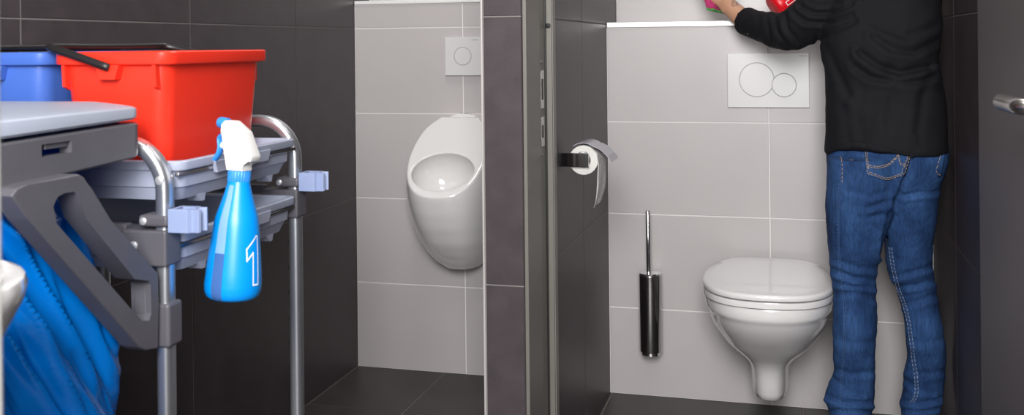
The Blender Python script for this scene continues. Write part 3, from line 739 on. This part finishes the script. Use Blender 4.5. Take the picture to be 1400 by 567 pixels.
# ------------------------------------------------------------------ spray bottles
DIGIT = [(-.52, .50), (.32, 1.0), (.46, 1.0), (.46, -1.0), (-.02, -1.0), (-.02, .34), (-.52, .02)]
def bottle(name, label, body_m, collar_m, win_m, liq_m, trig_m, digit_az, win_az, head_az, printmat, ds=1.0):
    """local origin at the centre of the base, axis +z, azimuth 0 = +x; height .29"""
    t = thing(name, (0, 0, 0), label, 'spray bottle')
    prof = [(.025, 0), (.036, .0015), (.0425, .006), (.0455, .014), (.0462, .025), (.0448, .045), (.0420, .075), (.0395, .095), (.0372, .118), (.0345, .132), (.0300, .146), (.0255, .160), (.0215, .174), (.0190, .184), (.0178, .190)]
    lathe('body', prof, body_m, t, n=56)
    pr = [(z, r) for r, z in prof]
    def surf(az, z, off=.0006):
        r = interp(pr, z)+off; return Vector((r*math.cos(az), r*math.sin(az), z))
    def strip(nm, z0, z1, aw, m_, nz=24, na=6):
        v, f = [], []
        for i in range(nz+1):
            z = z0+(z1-z0)*i/nz
            for j in range(na+1): v.append(surf(win_az+aw*(j/na-.5)*2, z, .0007))
        for i in range(nz):
            for j in range(na): k = i*(na+1)+j; f.append((k, k+1, k+na+2, k+na+1))
        me = bpy.data.meshes.new(nm); me.from_pydata(v, [], f)
        for p_ in me.polygons: p_.use_smooth = True
        return link(nm, me, m_, t)
    strip('level_window', .078, .184, .21, win_m); strip('liquid_window', .004, .078, .21, liq_m)
    # outlined digit
    zc_, hh_ = .066, .038*ds
    pl = [Vector((x*hh_*.62, y*hh_)) for x, y in DIGIT]
    v, f = [], []; wd_ = .0022
    ns = len(pl)
    for i in range(ns):
        p0, p1 = pl[i], pl[(i+1) % ns]; dv = (p1-p0); L_ = dv.length; dv.normalize(); nv = Vector((-dv.y, dv.x))*wd_/2
        p0e, p1e = p0-dv*wd_/2, p1+dv*wd_/2; k = max(2, int(L_/.004)); base = len(v)
        for j in range(k+1):
            q = p0e+(p1e-p0e)*j/k
            for sgn in (-1, 1):
                e_ = q+nv*sgn; r = interp(pr, zc_+e_.y); v.append(surf(digit_az+e_.x/r, zc_+e_.y, .0009+.00005*(i % 2)))
        for j in range(k): f.append((base+2*j, base+2*j+1, base+2*j+3, base+2*j+2))
    me = bpy.data.meshes.new('printed_digit'); me.from_pydata(v, [], f); link('printed_digit', me, printmat, t)
    # collar with grip ribs
    bm = bmesh.new(); rings = []
    for z, k in ((.188, .96), (.190, 1), (.205, 1), (.2065, .95)):
        rings.append([Vector(((.0178+(.0009 if q % 2 else 0))*k*math.cos(2*math.pi*q/56), (.0178+(.0009 if q % 2 else 0))*k*math.sin(2*math.pi*q/56), z)) for q in range(56)])
    loft_bm(bm, rings); link('collar', finish(bm, 'collar', True), collar_m, t)
    # sprayer head: profile in (u, z), u = forward (nozzle) direction
    s, su = .00122, .00136
    rel = [(13, 0), (14, 10), (20, 34), (25, 50), (25, 60), (20, 66), (8, 66), (-10, 52), (-23, 20), (-21, 13), (-9, 10), (-12, 0)]
    ca, sa = math.cos(head_az), math.sin(head_az)
    bm = bmesh.new()
    hw_ = [.0135 if y < 15 else .0145-.004*(y/66) for x, y in rel]
    A = [bm.verts.new(Vector((x*su, -h_, .2065+y*s))) for (x, y), h_ in zip(rel, hw_)]; Bv = [bm.verts.new(Vector((x*su, h_, .2065+y*s))) for (x, y), h_ in zip(rel, hw_)]
    bm.faces.new(A[::-1]); bm.faces.new(Bv)
    for i in range(len(rel)): bm.faces.new((A[i], A[(i+1) % len(rel)], Bv[(i+1) % len(rel)], Bv[i]))
    bmesh.ops.bevel(bm, geom=list(bm.edges), offset=.0025, segments=2, affect='EDGES', profile=.6)
    bmesh.ops.rotate(bm, verts=bm.verts, matrix=Matrix.Rotation(head_az, 3, 'Z'))
    hd_ = link('sprayer_head', finish(bm, 'sprayer_head', True), M_HEADW, t)
    def uz(u, z, w__=0): return Vector((u*su*ca-w__*sa, u*su*sa+w__*ca, .2065+z*s))
    tube('nozzle', [uz(20, 61), uz(30, 62), uz(33, 62)], [.0095, .0095, .008], trig_m, hd_, 18)
    tube('trigger', catmull([uz(22, 48), uz(30, 42), uz(29, 30), uz(31, 20), uz(36, 12)], 5), [(.004, .008)]*21, trig_m, hd_, 12, up=(ca, sa, 0))
    tube('pump', [uz(14, 30), uz(27, 32)], .006, M_HEADW, hd_, 14)
    return t
bb = bottle('spray_bottle', 'blue spray bottle with outlined number one hanging on the trolley', M_BOT, M_NECK, M_WIN, M_LIQ, M_NECK, math.radians(-17), math.radians(-95), math.radians(176), M_PRINT)
base = TO + bd*.074 + ad*.078
base = P(317.5, 408, px((TO+bd*.074+ad*.08+Vector((0, 0, .72))))[2])
neck = P(327, 241, px((TO+bd*.072+ad*.088+Vector((0, 0, .92))))[2])
ax = (neck-base).normalized()
bb.rotation_mode = 'QUATERNION'; bb.location = base; bb.rotation_quaternion = Vector((0, 0, 1)).rotation_difference(ax)
BS = (neck-base).length/.197
bb.scale = (BS*.98, BS*.98, BS)

# red bottle held by the person
rbt = bottle('spray_bottle', 'red spray bottle with outlined number one held above the ledge', M_REDB, M_REDB, M_REDW, M_REDW, M_REDB, math.radians(0), math.radians(95), math.radians(-90), M_PRINT, 1.0)
rb0 = P(1057.0, 12, 3.12); rbx = (Rv*.82+Uv*.57+fv*.10).normalized()
view = (CAM-rb0).normalized()
xax = (view-rbx*view.dot(rbx)).normalized(); yax = rbx.cross(xax)
rot = Matrix((xax, yax, rbx)).transposed()
rbt.rotation_mode = 'QUATERNION'; rbt.location = rb0
rbt.rotation_quaternion = (rot @ Matrix.Rotation(math.radians(8), 3, 'Z')).to_quaternion(); rbt.scale = (1.0, 1.0, 1.0)

# ================================================================== PERSON
PD = 2.76; DSH = .125
per = thing('person', (P(1210, 560, PD).x, P(1210, 560, PD).y, 0), 'person in black shirt and blue jeans reaching along the ledge', 'person')
POFF = Vector(per.location)
RD = r0.copy(); FD = fv.copy()                # horizontal directions: image right, away from camera
def ring_px(y, xl, xr, d, rd, n=40, p=2.2, tilt_=0.0):
    """horizontal ring whose silhouette spans xl..xr at image row y, depth d, half depth rd"""
    d -= DSH; c = P((xl+xr)/2, y, d); rw = (xr-xl)/2*d/F
    # view direction of this column
    vd = (c-CAM); vd.z = 0; vd.normalize(); sd_ = Vector((vd.y, -vd.x, 0))
    pts = []
    for k in range(n):
        t = 2*math.pi*k/n; cs, sn = math.cos(t), math.sin(t); s = (abs(cs)**p+abs(sn)**p)**(-1/p)
        pts.append(c+sd_*(rw*cs*s)+vd*(rd*sn*s)+Vector((0, 0, tilt_*cs)))
    return pts
def dense(rows, k=4):
    """catmull interpolation over numeric tuples"""
    out = []; q = [tuple(2*a_-b__ for a_, b__ in zip(rows[0], rows[1]))]+list(rows)+[tuple(2*a_-b__ for a_, b__ in zip(rows[-1], rows[-2]))]
    for i in range(1, len(q)-2):
        for s in range(k):
            t = s/k; a_, b__, c__, d__ = q[i-1:i+3]
            out.append(tuple(.5*((2*B_)+(C_-A_)*t+(2*A_-5*B_+4*C_-D_)*t*t+(3*B_-A_-3*C_+D_)*t**3) for A_, B_, C_, D_ in zip(a_, b__, c__, d__)))
    out.append(rows[-1]); return out
# rows: y, xl, xr, depth, half depth
LEG_L = [(215, 1134, 1216, 2.84, .098), (250, 1131.5, 1224, 2.83, .105), (290, 1130.5, 1219, 2.84, .098), (325, 1132, 1208, 2.85, .085), (350, 1134, 1201, 2.86, .078), (375, 1137, 1196.5, 2.865, .070), (400, 1140, 1196.5, 2.865, .065), (425, 1141, 1197.5, 2.86, .066),
         (455, 1140, 1197, 2.86, .066), (485, 1141, 1195.5, 2.875, .062), (510, 1141, 1195, 2.885, .059), (528, 1134, 1194, 2.885, .062), (546, 1128.5, 1193, 2.885, .066), (560, 1133, 1190, 2.885, .064), (572, 1136, 1189, 2.885, .060)]
LEG_R = [(215, 1206, 1291, 2.88, .095), (240, 1210, 1288, 2.87, .102), (268, 1212, 1281, 2.87, .100), (300, 1211, 1278, 2.88, .090), (330, 1210, 1274, 2.89, .083), (350, 1211, 1273, 2.895, .078), (375, 1216, 1275, 2.90, .070), (397, 1227, 1278.5, 2.90, .064), (418, 1233, 1282, 2.90, .064),
         (440, 1237.5, 1287, 2.895, .065), (465, 1239.5, 1290, 2.90, .064), (490, 1241, 1291, 2.91, .060), (510, 1238, 1290.5, 2.915, .058), (530, 1236.5, 1288.5, 2.915, .060), (550, 1232.5, 1285, 2.915, .062), (562, 1234, 1282, 2.915, .060), (573, 1236, 1281, 2.915, .058)]
PELV = [(150, 1146, 1278, 2.88, .085), (180, 1138, 1286, 2.875, .092), (205, 1133.5, 1291.5, 2.865, .100), (225, 1132.5, 1290, 2.86, .102), (245, 1136, 1283, 2.865, .095), (262, 1145, 1272, 2.875, .08), (280, 1160, 1262, 2.885, .06)]
bm = bmesh.new()
for rows in (LEG_L, LEG_R, PELV): loft_bm(bm, [ring_px(*r) for r in dense(rows, 4)])
jm = remesh(bm, .006, 5, .5)
def fold_mesh(me, folds, nz=(), FS=1.0):
    """folds: (polyline px, width px, amplitude m); raises/creases the surface that faces the viewer's side"""
    me.update()
    nrm = [v.normal.copy() for v in me.vertices]
    for v, nn in zip(me.vertices, nrm):
        x, y, d = px(v.co); vd = (CAM-v.co).normalized(); fac = max(0, min(1, nn.dot(vd)*2.5+.3))
        disp = 0
        for pl, wd_, amp in folds:
            best = 1e9
            for (x0, y0), (x1, y1) in zip(pl, pl[1:]):
                dx, dy = x1-x0, y1-y0; t = max(0, min(1, ((x-x0)*dx+(y-y0)*dy)/(dx*dx+dy*dy)))
                ex, ey = x-x0-t*dx, y-y0-t*dy; sd2 = (dx*ey-dy*ex)
                dd = math.hypot(ex, ey)
                if dd < abs(best): best = math.copysign(dd, sd2)
            if abs(best) < wd_*3.5:
                q = best/wd_
                disp += FS*amp*fac*(-math.exp(-q*q*1.6)+.75*math.exp(-(q-1.45)**2*1.1)*.9)
        for sc, amp, st in nz: disp += amp*noise.noise(Vector((v.co.x*sc*st[0], v.co.y*sc*st[1], v.co.z*sc*st[2])))
        v.co = v.co+nn*disp
JF = [([(1139, 368), (1165, 380), (1196, 384)], 5, .005), ([(1141, 386), (1170, 392), (1196, 392)], 4, .005), ([(1140, 402), (1168, 400), (1197, 408)], 5, .0045), ([(1141, 356), (1175, 366), (1200, 366)], 5, .003),
      ([(1222, 378), (1250, 372), (1275, 364)], 4, .004), ([(1226, 393), (1255, 390), (1278, 383)], 4, .005), ([(1233, 416), (1258, 412), (1281, 402)], 5, .004),
      ([(1248, 212), (1240, 240), (1230, 262), (1216, 296), (1209, 322), (1205, 348)], 5, .010), ([(1188, 284), (1212, 276), (1230, 264)], 4, .004), ([(1235, 268), (1258, 264), (1280, 263)], 4, .004), ([(1192, 297), (1212, 292), (1224, 284)], 4, .003), ([(1160, 262), (1190, 268), (1215, 262)], 5, .002),
      ([(1131, 541), (1155, 551), (1192, 549)], 4, .007), ([(1140, 518), (1158, 534), (1180, 541)], 4, .004), ([(1142, 505), (1168, 512), (1194, 508)], 5, .003), ([(1132, 562), (1165, 561), (1190, 564)], 3, .005),
      ([(1236, 548), (1258, 552), (1285, 545)], 4, .006), ([(1237, 518), (1252, 530), (1276, 538)], 4, .004), ([(1240, 505), (1262, 512), (1289, 508)], 5, .003), ([(1235, 561), (1258, 562), (1282, 559)], 3, .004), ([(1141, 460), (1165, 470), (1195, 466)], 7, .002), ([(1240, 462), (1262, 470), (1290, 462)], 7, .002)]
fold_mesh(jm, JF, ((16, .003, (1, 1, 1)), (60, .0012, (.8, .8, 1.4))), 1.4)
jeans_bvh = BVHTree.FromPolygons([v.co.copy() for v in jm.vertices], [tuple(p_.vertices) for p_ in jm.polygons])
def cast(bvh, x, y):
    r = ray(x, y).normalized(); h_ = bvh.ray_cast(CAM, r)
    return (h_[0], h_[1]) if h_[0] else None
for v in jm.vertices: v.co -= POFF
for p_ in jm.polygons: p_.use_smooth = True
jeans = link('jeans', jm, M_DENIM, per); jeans['label'] = 'blue denim jeans'
def seam(name, pl, r, material, dash=None, parent=jeans, bvh=None, lift=.0006):
    pts = []
    for q in catmull([Vector((x, y, 0)) for x, y in pl], 10):
        h_ = cast(bvh or jeans_bvh, q.x, q.y)
        if h_ and (not pts or (h_[0]-pts[-1]).length < .06): pts.append(h_[0]+h_[1]*lift)
    if len(pts) < 3: return
    bm = bmesh.new()
    if dash:
        acc = 0; seg = [pts[0]]; tot = 0
        dp = [pts[0]]
        for a_, b__ in zip(pts, pts[1:]):
            L_ = (b__-a_).length; k = max(1, int(L_/.0012))
            for i in range(1, k+1): dp.append(a_.lerp(b__, i/k))
        nd = max(2, int(dash/.0012)); i = 0
        while i+nd < len(dp): loft_bm(bm, tube_rings([dp[i], dp[i+nd//2], dp[i+nd]], r, 5)); i += int(nd*1.6)
    else: loft_bm(bm, tube_rings(pts, r, 6))
    bmesh.ops.translate(bm, verts=bm.verts, vec=-POFF)
    o = link(name, finish(bm, name, True), material, parent)
    return o
SS = [(1147, 214), (1149, 225), (1149, 250), (1147, 300), (1148, 345), (1152, 385), (1156, 420), (1156, 460), (1153, 505), (1151, 530), (1152, 562)]
seam('side_seam', SS, .0016, M_STITCHD)
seam('side_stitching', [(x+2.5, y) for x, y in SS[:3]], .0009, M_STITCH, .006)
seam('side_stitching', [(x-2.2, y) for x, y in SS[2:]], .0007, M_STITCHB, .006)
IS = [(1214, 338), (1217, 362), (1224, 392), (1232.5, 415), (1239, 440), (1243, 470), (1246, 495), (1249, 515), (1249, 540), (1240, 552)]
IS = [(x+1.5, y) for x, y in IS]
seam('inner_seam', [(x+2, y) for x, y in IS], .0014, M_STITCHD)
seam('inner_stitching', IS, .0008, M_STITCHW, .006); seam('inner_stitching', [(x+4, y) for x, y in IS], .0008, M_STITCHW, .006)
seam('back_seam', [(1247, 214), (1241, 236), (1232, 258)], .0012, M_STITCHD)
# pockets: patches lying on the seat of the jeans
def patch(name, outline, parent, lift=.0022, nu=14, nv=12):
    (x0, y0), (x1, y1), (x2, y2), (x3, y3) = outline     # tl tr br bl
    v, f = [], []
    for j in range(nv+1):
        for i in range(nu+1):
            s, t = i/nu, j/nv
            x = (x0*(1-s)+x1*s)*(1-t)+(x3*(1-s)+x2*s)*t; y = (y0*(1-s)+y1*s)*(1-t)+(y3*(1-s)+y2*s)*t + (7*(1-abs(2*s-1)))*t
            h_ = cast(jeans_bvh, x, y)
            v.append((h_[0]+h_[1]*lift-POFF) if h_ else (P(x, y, 2.75)-POFF))
    for j in range(nv):
        for i in range(nu): k = j*(nu+1)+i; f.append((k, k+1, k+nu+2, k+nu+1))
    me = bpy.data.meshes.new(name); me.from_pydata(v, [], f)
    for p_ in me.polygons: p_.use_smooth = True
    o = link(name, me, M_DENIM2, parent)
    sdm = o.modifiers.new('t', 'SOLIDIFY'); sdm.thickness = .0016; sdm.offset = 0
    return o
pk = patch('back_pocket', [(1182, 196), (1247, 204), (1236, 240), (1184, 239)], jeans)
PO = [(1183.5, 199), (1185, 238), (1210, 246.5), (1234, 239.5), (1245, 207)]
for dx, dy in ((0, 0), (2, -2.2)):
    seam('pocket_stitching', [(1183.5+dx, 200), (1184.5+dx, 220), (1185.5+dx, 237.5+dy)], .0009, M_STITCH, .005, pk, lift=.0034)
    seam('pocket_stitching', [(1185.5+dx, 237.5+dy), (1198, 241.5+dy), (1210, 245.5+dy), (1222, 243+dy), (1234, 239+dy)], .0009, M_STITCH, .005, pk, lift=.0034)
    seam('pocket_stitching', [(1235-dx, 238+dy), (1240-dx, 222), (1245-dx, 207)], .0009, M_STITCH, .005, pk, lift=.0034)
    seam('pocket_stitching', [(1185+dx, 228+dy), (1200, 230+dy), (1214, 226+dy), (1224, 218+dy), (1229, 211+dy)], .0011, M_STITCH, .005, pk, lift=.0034)
    seam('pocket_stitching', [(1228, 211+dy), (1231, 224+dy), (1238, 227+dy)], .0010, M_STITCH, .005, pk, lift=.0034)
pk2 = patch('back_pocket', [(1285, 209), (1291, 208), (1287, 237), (1278, 233)], jeans, nu=6, nv=8)
seam('pocket_stitching', [(1285, 211), (1282, 222), (1278.5, 233)], .0009, M_STITCH, .005, pk2, lift=.0034)
seam('pocket_stitching', [(1278.5, 233), (1282, 238), (1286, 238)], .0009, M_STITCH, .005, pk2, lift=.0034)

# shirt -------------------------------------------------------------
SH = [(-92, 1180, 1250, 2.97, .060), (-80, 1160, 1272, 2.965, .080), (-66, 1148, 1278, 2.96, .092), (-45, 1141, 1281, 2.95, .102), (-20, 1134, 1281.5, 2.94, .108), (10, 1129, 1282, 2.925, .112), (40, 1126, 1281.5, 2.91, .114), (62, 1125.5, 1279, 2.90, .113), (82, 1128, 1277.5, 2.89, .110), (102, 1131, 1281, 2.885, .108),
      (144, 1133, 1287, 2.875, .108), (180, 1132.5, 1289.5, 2.865, .111), (207, 1131, 1291.5, 2.86, .114)]
rings = [ring_px(*r, n=60) for r in dense(SH, 4)]
# wavy hem
last = rings[-1]; new = []
for q in last:
    x, y, d = px(q); tgt = interp([(1131, 207), (1145, 201), (1162, 195), (1186, 198), (1220, 207), (1249, 212.5), (1275, 211), (1293, 206)], x)
    tgt += 4.5; new.append(q+Vector((0, 0, ((y if d <= 2.77 else 207)-tgt)*d/F)))
rings[-1] = new
for i in (2, 3, 4):
    wgt = {2: .75, 3: .5, 4: .25}[i]; rr_ = rings[-i]
    rings[-i] = [q+Vector((0, 0, (n_.z-o_.z)*wgt)) for q, n_, o_ in zip(rr_, new, last)]
bm = bmesh.new(); loft_bm(bm, rings)
SHL, ELL, WRL = P(1166, -48, 2.95), P(1079, 41, 2.97), P(1003, 18, 3.10)
ELL = P(1080, 40, 2.96)
CUF = P(1018, 28, 3.085)
def limb(pts, rad, n=22, up=(0, 0, 1)): return tube_rings(pts, rad, n, up)
armL = catmull([P(1195, -42, 2.85), P(1160, -18, 2.85), P(1120, 15, 2.855), P(1090, 37, 2.88), P(1070, 43, 2.925), P(1048, 38, 2.995), CUF], 6)
RA = [.078, .074, .068, .060, .053, .047, .042]
rad = [interp([(i, r) for i, r in enumerate(RA)], k/6) for k in range(len(armL))]
loft_bm(bm, limb(armL, rad))
SHR, ELR, WRR = P(1262, -55, 2.96), P(1268, -20, 3.16), P(1165, -75, 3.12)
armR = catmull([P(1232, -48, 2.85), P(1248, -45, 2.90), P(1248, -28, 3.02), P(1236, -22, 3.12), P(1225, -45, 3.18), P(1190, -62, 3.15)], 6)
RB = [.075, .066, .058, .052, .046, .042]
loft_bm(bm, limb(armR, [interp([(i, r) for i, r in enumerate(RB)], k/6) for k in range(len(armR))]))
sm = remesh(bm, .0055, 4, .5)
SF = [([(1176, 72), (1200, 90), (1232, 100), (1272, 91)], 6, .008), ([(1195, 50), (1220, 68), (1250, 72), (1279, 58)], 6, .005), ([(1168, 92), (1190, 106), (1215, 110)], 5, .004), ([(1200, 35), (1240, 50), (1280, 35)], 7, .004), ([(1230, 112), (1255, 112), (1278, 103)], 6, .004),
      ([(1128, 62), (1142, 92), (1160, 130)], 7, .004), ([(1215, 95), (1222, 130), (1215, 170)], 9, .0025), ([(1275, 100), (1262, 130), (1256, 180)], 8, .003), ([(1180, 125), (1172, 160), (1178, 190)], 9, .002), ([(1148, 120), (1158, 160), (1160, 190)], 8, .002),
      ([(1120, 54), (1142, 42), (1168, 28)], 6, .006), ([(1058, 22), (1062, 44), (1074, 62)], 4, .004), ([(1072, 20), (1076, 40), (1090, 58)], 4, .0045), ([(1086, 18), (1100, 30), (1130, 32), (1165, 20)], 4, .005), ([(1094, 9), (1112, 19), (1140, 18), (1165, 6)], 4, .005), ([(1105, 2), (1122, 8), (1150, 4)], 3, .004), ([(1035, 14), (1040, 30), (1036, 50)], 5, .002), ([(1048, 16), (1050, 34), (1052, 56)], 4, .003)]
fold_mesh(sm, SF, ((13, .004, (1, 1, 1)), (34, .0012, (1, 1, 1.2))), 1.35)
shirt_bvh = BVHTree.FromPolygons([v.co.copy() for v in sm.vertices], [tuple(p_.vertices) for p_ in sm.polygons])
for v in sm.vertices: v.co -= POFF
for p_ in sm.polygons: p_.use_smooth = True
shirt = link('shirt', sm, M_SHIRT, per); shirt['label'] = 'black long sleeved shirt'
seam('hem_seam', [(1134, 203), (1145, 198), (1162, 192.5), (1186, 195), (1220, 203.5), (1249, 209.5), (1275, 207.5), (1288, 204)], .0009, M_SHIRT, None, shirt, shirt_bvh, .0)
for (x, y) in ((1025.5, 50.5), (1023, 46)):
    h_ = cast(shirt_bvh, x, y)
    if h_:
        bm = bmesh.new(); ellipsoid_bm(bm, h_[0]+h_[1]*.001-POFF, (.004, .004, .004), 10); link('cuff_button', finish(bm, 'cuff_button', 'all'), M_BLK, shirt)

# body: head, neck, trunk, arms, hands with fingers, legs and feet in one surface
bm = bmesh.new()
def cap(pts, rad, n=14, up=None): loft_bm(bm, tube_rings(pts, rad, n, up))
NK = P(1216, -92, 2.875); HC = NK+Vector((-.005, .035, .135))
cap([NK-Vector((0, 0, .10)), NK, NK+Vector((0, .02, .07))], [.06, .052, .05])
hq = Matrix.Rotation(math.radians(12), 3, 'Z')
ellipsoid_bm(bm, HC, (.074, .092, .105), 28); ellipsoid_bm(bm, HC+Vector((-.012, .030, -.055)), (.052, .060, .058), 20)
FDR = Vector((-.2, .98, 0)).normalized(); SDR = Vector((FDR.y, -FDR.x, 0))
ellipsoid_bm(bm, HC+FDR*.094+Vector((0, 0, -.018)), (.011, .016, .020), 12)                       # nose
for s in (-1, 1):
    ellipsoid_bm(bm, HC+SDR*(.074*s)+Vector((0, 0, -.012)), (.010, .018, .030), 12)               # ears
    ellipsoid_bm(bm, HC+SDR*(.030*s)+FDR*.082+Vector((0, 0, .022)), (.020, .010, .008), 10)       # brows
    ellipsoid_bm(bm, HC+SDR*(.030*s)+FDR*.080+Vector((0, 0, .004)), (.011, .009, .008), 10)       # eyes
ellipsoid_bm(bm, HC+FDR*.085+Vector((0, 0, -.058)), (.022, .010, .006), 10); ellipsoid_bm(bm, HC+FDR*.083+Vector((0, 0, -.068)), (.018, .010, .006), 10)
loft_bm(bm, [ring_px(y, xl+16, xr-16, d, rd-.03) for y, xl, xr, d, rd in SH[1:]+[(240, 1138, 1284, 2.865, .09)]])
for L_, R_ in ((armL, .034), (armR, .034)): cap(L_, R_)
for rows in (LEG_L, LEG_R): loft_bm(bm, [ring_px(y, xl+9, xr-9, d, rd-.022) for y, xl, xr, d, rd in rows])
# left hand wiping: wrist -> palm -> fingers up-left on the cloth
def hand(wr, d1, nrm_, sgn, curl, palm_l=.080):
    d1 = d1.normalized(); s1 = nrm_.cross(d1).normalized()*sgn; nn = nrm_.normalized()
    pc = wr+d1*palm_l
    loft_bm(bm, tube_rings([wr-d1*.03, wr, wr+d1*.025, wr+d1*.055, pc+d1*.008], [(.022, .026), (.019, .026), (.016, .034), (.014, .040), (.011, .038)], 18, up=nn))
    for i, (o_, L_) in enumerate(((-.030, .066), (-.010, .076), (.010, .072), (.029, .056))):
        b0_ = pc+s1*o_-d1*.006; c1 = d1+s1*(o_*2.0)
        p1 = b0_+c1*(L_*.45)-nn*(curl*.008); p2 = p1+(c1-nn*curl*.9).normalized()*(L_*.32); p3 = p2+(c1*.6-nn*curl*1.5).normalized()*(L_*.28)
        cap([b0_-d1*.012, b0_, p1, p2, p3], [.0088, .0092, .0088, .0080, .0060], 12)
    t0 = wr+d1*.030-s1*.026; t1 = t0-s1*.030+d1*.022-nn*(.012*curl+.004); t2 = t1+d1*.028-s1*.008-nn*.010*curl
    cap([t0+s1*.010, t0, t1, t2], [.014, .0125, .0105, .0075], 12)
    return pc
WL = P(1001, 13, 3.115)
cap([CUF+(P(1045, 38, 3.025)-CUF)*.6, CUF, WL, P(992, 4, 3.135)], [.036, .033, .0265, .024], 20)
hdir = (P(972, -22, 3.19)-P(992, 4, 3.135)).normalized()
nL = (hdir.cross(Vector((1, 0, 0)))).normalized()
if nL.y > 0: nL = -nL
hand(P(991, 3, 3.138), hdir, nL, 1, .55)
# right hand closing on the neck of the red bottle
gr = rb0+rbx*.212
wrR = gr+(Rv*.07-Uv*.01-fv*.035)
cap([armR[-1]-(armR[-1]-armR[-4])*.3, armR[-1], wrR], [.034, .033, .027], 16)
loft_bm(bm, tube_rings([armR[-1], wrR, gr+Rv*.035-fv*.03, gr+Rv*.005-fv*.034], [(.024, .028), (.020, .027), (.016, .036), (.013, .038)], 18, up=fv))
for i, o_ in enumerate((-.033, -.011, .010, .029)):
    c0 = gr+rbx*o_
    pts_ = [c0+xax*.030+yax*.012, c0+xax*.034-yax*.006, c0+xax*.024-yax*.028, c0-xax*.002-yax*.034, c0-xax*.020-yax*.024]
    cap(catmull(pts_, 3), [.0088]*10+[.0085, .008, .007], 12)
cap(catmull([gr+rbx*.03+xax*.032+yax*.012, gr+rbx*.042+xax*.022+yax*.030, gr+rbx*.04-xax*.004+yax*.034, gr+rbx*.03-xax*.020+yax*.026], 3), [.011]*7+[.010, .009, .008], 12)
bdm = remesh(bm, .0042, 3, .45)
body_bvh = BVHTree.FromPolygons([v.co.copy() for v in bdm.vertices], [tuple(p_.vertices) for p_ in bdm.polygons])
for v in bdm.vertices: v.co -= POFF
for p_ in bdm.polygons: p_.use_smooth = True
bodyo = link('body', bdm, M_SKIN, per)
# wrist tattoo lines lying on the skin
for pl in ([(1000.0, 4.5), (1002.5, 1.0), (1006, 1.6), (1007.2, 5.0), (1004.2, 7.4), (1001.5, 6.2), (1002.8, 3.6), (1005.2, 4.2)], [(1004.5, 0.8), (1008.5, 2.2), (1009.4, 5.2), (1006.6, 8.0)], [(999.6, 6.6), (1001.6, 8.6), (1005, 8.8)]):
    seam('tattoo', pl, .0008, M_TAT, None, bodyo, body_bvh, .0001)
# hair: cap with a low bun
bm = bmesh.new()
ellipsoid_bm(bm, HC+Vector((.006, -.014, .014)), (.086, .098, .108), 28); ellipsoid_bm(bm, HC+Vector((.010, -.118, -.010)), (.048, .045, .048), 18); ellipsoid_bm(bm, HC+Vector((.008, -.055, -.055)), (.062, .045, .05), 18)
hm = remesh(bm, .006, 4)
bm = bmesh.new(); bm.from_mesh(hm)
bmesh.ops.bisect_plane(bm, geom=bm.verts[:]+bm.edges[:]+bm.faces[:], plane_co=HC+FDR*.055+Vector((0, 0, .03)), plane_no=(FDR-Vector((0, 0, .35))).normalized(), clear_outer=True)
bmesh.ops.translate(bm, verts=bm.verts, vec=-POFF)
link('hair', finish(bm, 'hair', 'all', False), M_HAIR, per)
# shoes
for rows, nm in ((LEG_L, 0), (LEG_R, 1)):
    y, xl, xr, d, rd = rows[-1]; c = P((xl+xr)/2, y, d-DSH); c.z = 0
    fw = Vector((-.05 if nm == 0 else .10, 1, 0)).normalized(); sw = Vector((fw.y, -fw.x, 0))
    def sring(s, w_, z0, z1, n=18):
        cc = c+fw*s; return [cc+sw*(w_*math.cos(2*math.pi*k/n))+Vector((0, 0, (z0+z1)/2+(z1-z0)/2*math.sin(2*math.pi*k/n))) for k in range(n)]
    sh = loft('shoe', [sring(-.075, .018, .012, .10), sring(-.068, .032, .004, .125), sring(-.04, .038, .003, .132), sring(0, .038, .003, .132), sring(.04, .040, .003, .115), sring(.09, .045, .003, .062), sring(.14, .044, .003, .05), sring(.172, .030, .005, .042), sring(.184, .012, .010, .032)], M_SHOE, per, off=POFF)
    loft('sole', [[c+fw*s*1.03+sw*(w_*1.04*t)+Vector((0, 0, z)) for s, w_, t in [(-.075, .015, -1), (-.06, .034, -1), (0, .037, -1), (.09, .046, -1), (.14, .045, -1), (.178, .022, -1), (.178, .022, 1), (.14, .045, 1), (.09, .046, 1), (0, .037, 1), (-.06, .034, 1), (-.075, .015, 1)]] for z in (.0005, .012)], M_RUB, sh, off=POFF, smooth=False)

# ------------------------------------------------------------------ cleaning cloth under the left hand
def cloth():
    v, f = [], []; nu, nv = 26, 22
    c0 = P(972, -18, 3.20)
    for j in range(nv+1):
        for i in range(nu+1):
            s, t = i/nu-.5, j/nv-.5
            x, y = 974+s*34+t*20, -10+t*50+s*8
            base_ = P(x, y, 3.175-.05*t+.012*math.sin(s*9+t*4)+.010*math.sin(t*13)+.01*noise.noise(Vector((s*6, t*6, 2))))
            v.append(base_)
    for j in range(nv):
        for i in range(nu): k = j*(nu+1)+i; f.append((k, k+1, k+nu+2, k+nu+1))
    loc = Vector(c0)
    me = bpy.data.meshes.new('fabric'); me.from_pydata([q-loc for q in v], [], f)
    for p_ in me.polygons: p_.use_smooth = True
    t_ = thing('cleaning_cloth', loc, 'pink cleaning cloth with green edge under the reaching hand', 'cloth')
    o = link('fabric', me, M_PINK, t_); sdm = o.modifiers.new('t', 'SOLIDIFY'); sdm.thickness = .004
    edge = [v[nv*(nu+1)+i] for i in range(nu+1)]
    tube('edge_binding', [q-loc for q in edge], .0062, M_GREEN, t_, 8)
    edge = [v[j*(nu+1)+nu] for j in range(nv+1)]
    tube('edge_binding', [q-loc for q in edge], .0062, M_GREEN, t_, 8)
cloth()
bpy.context.view_layer.update()
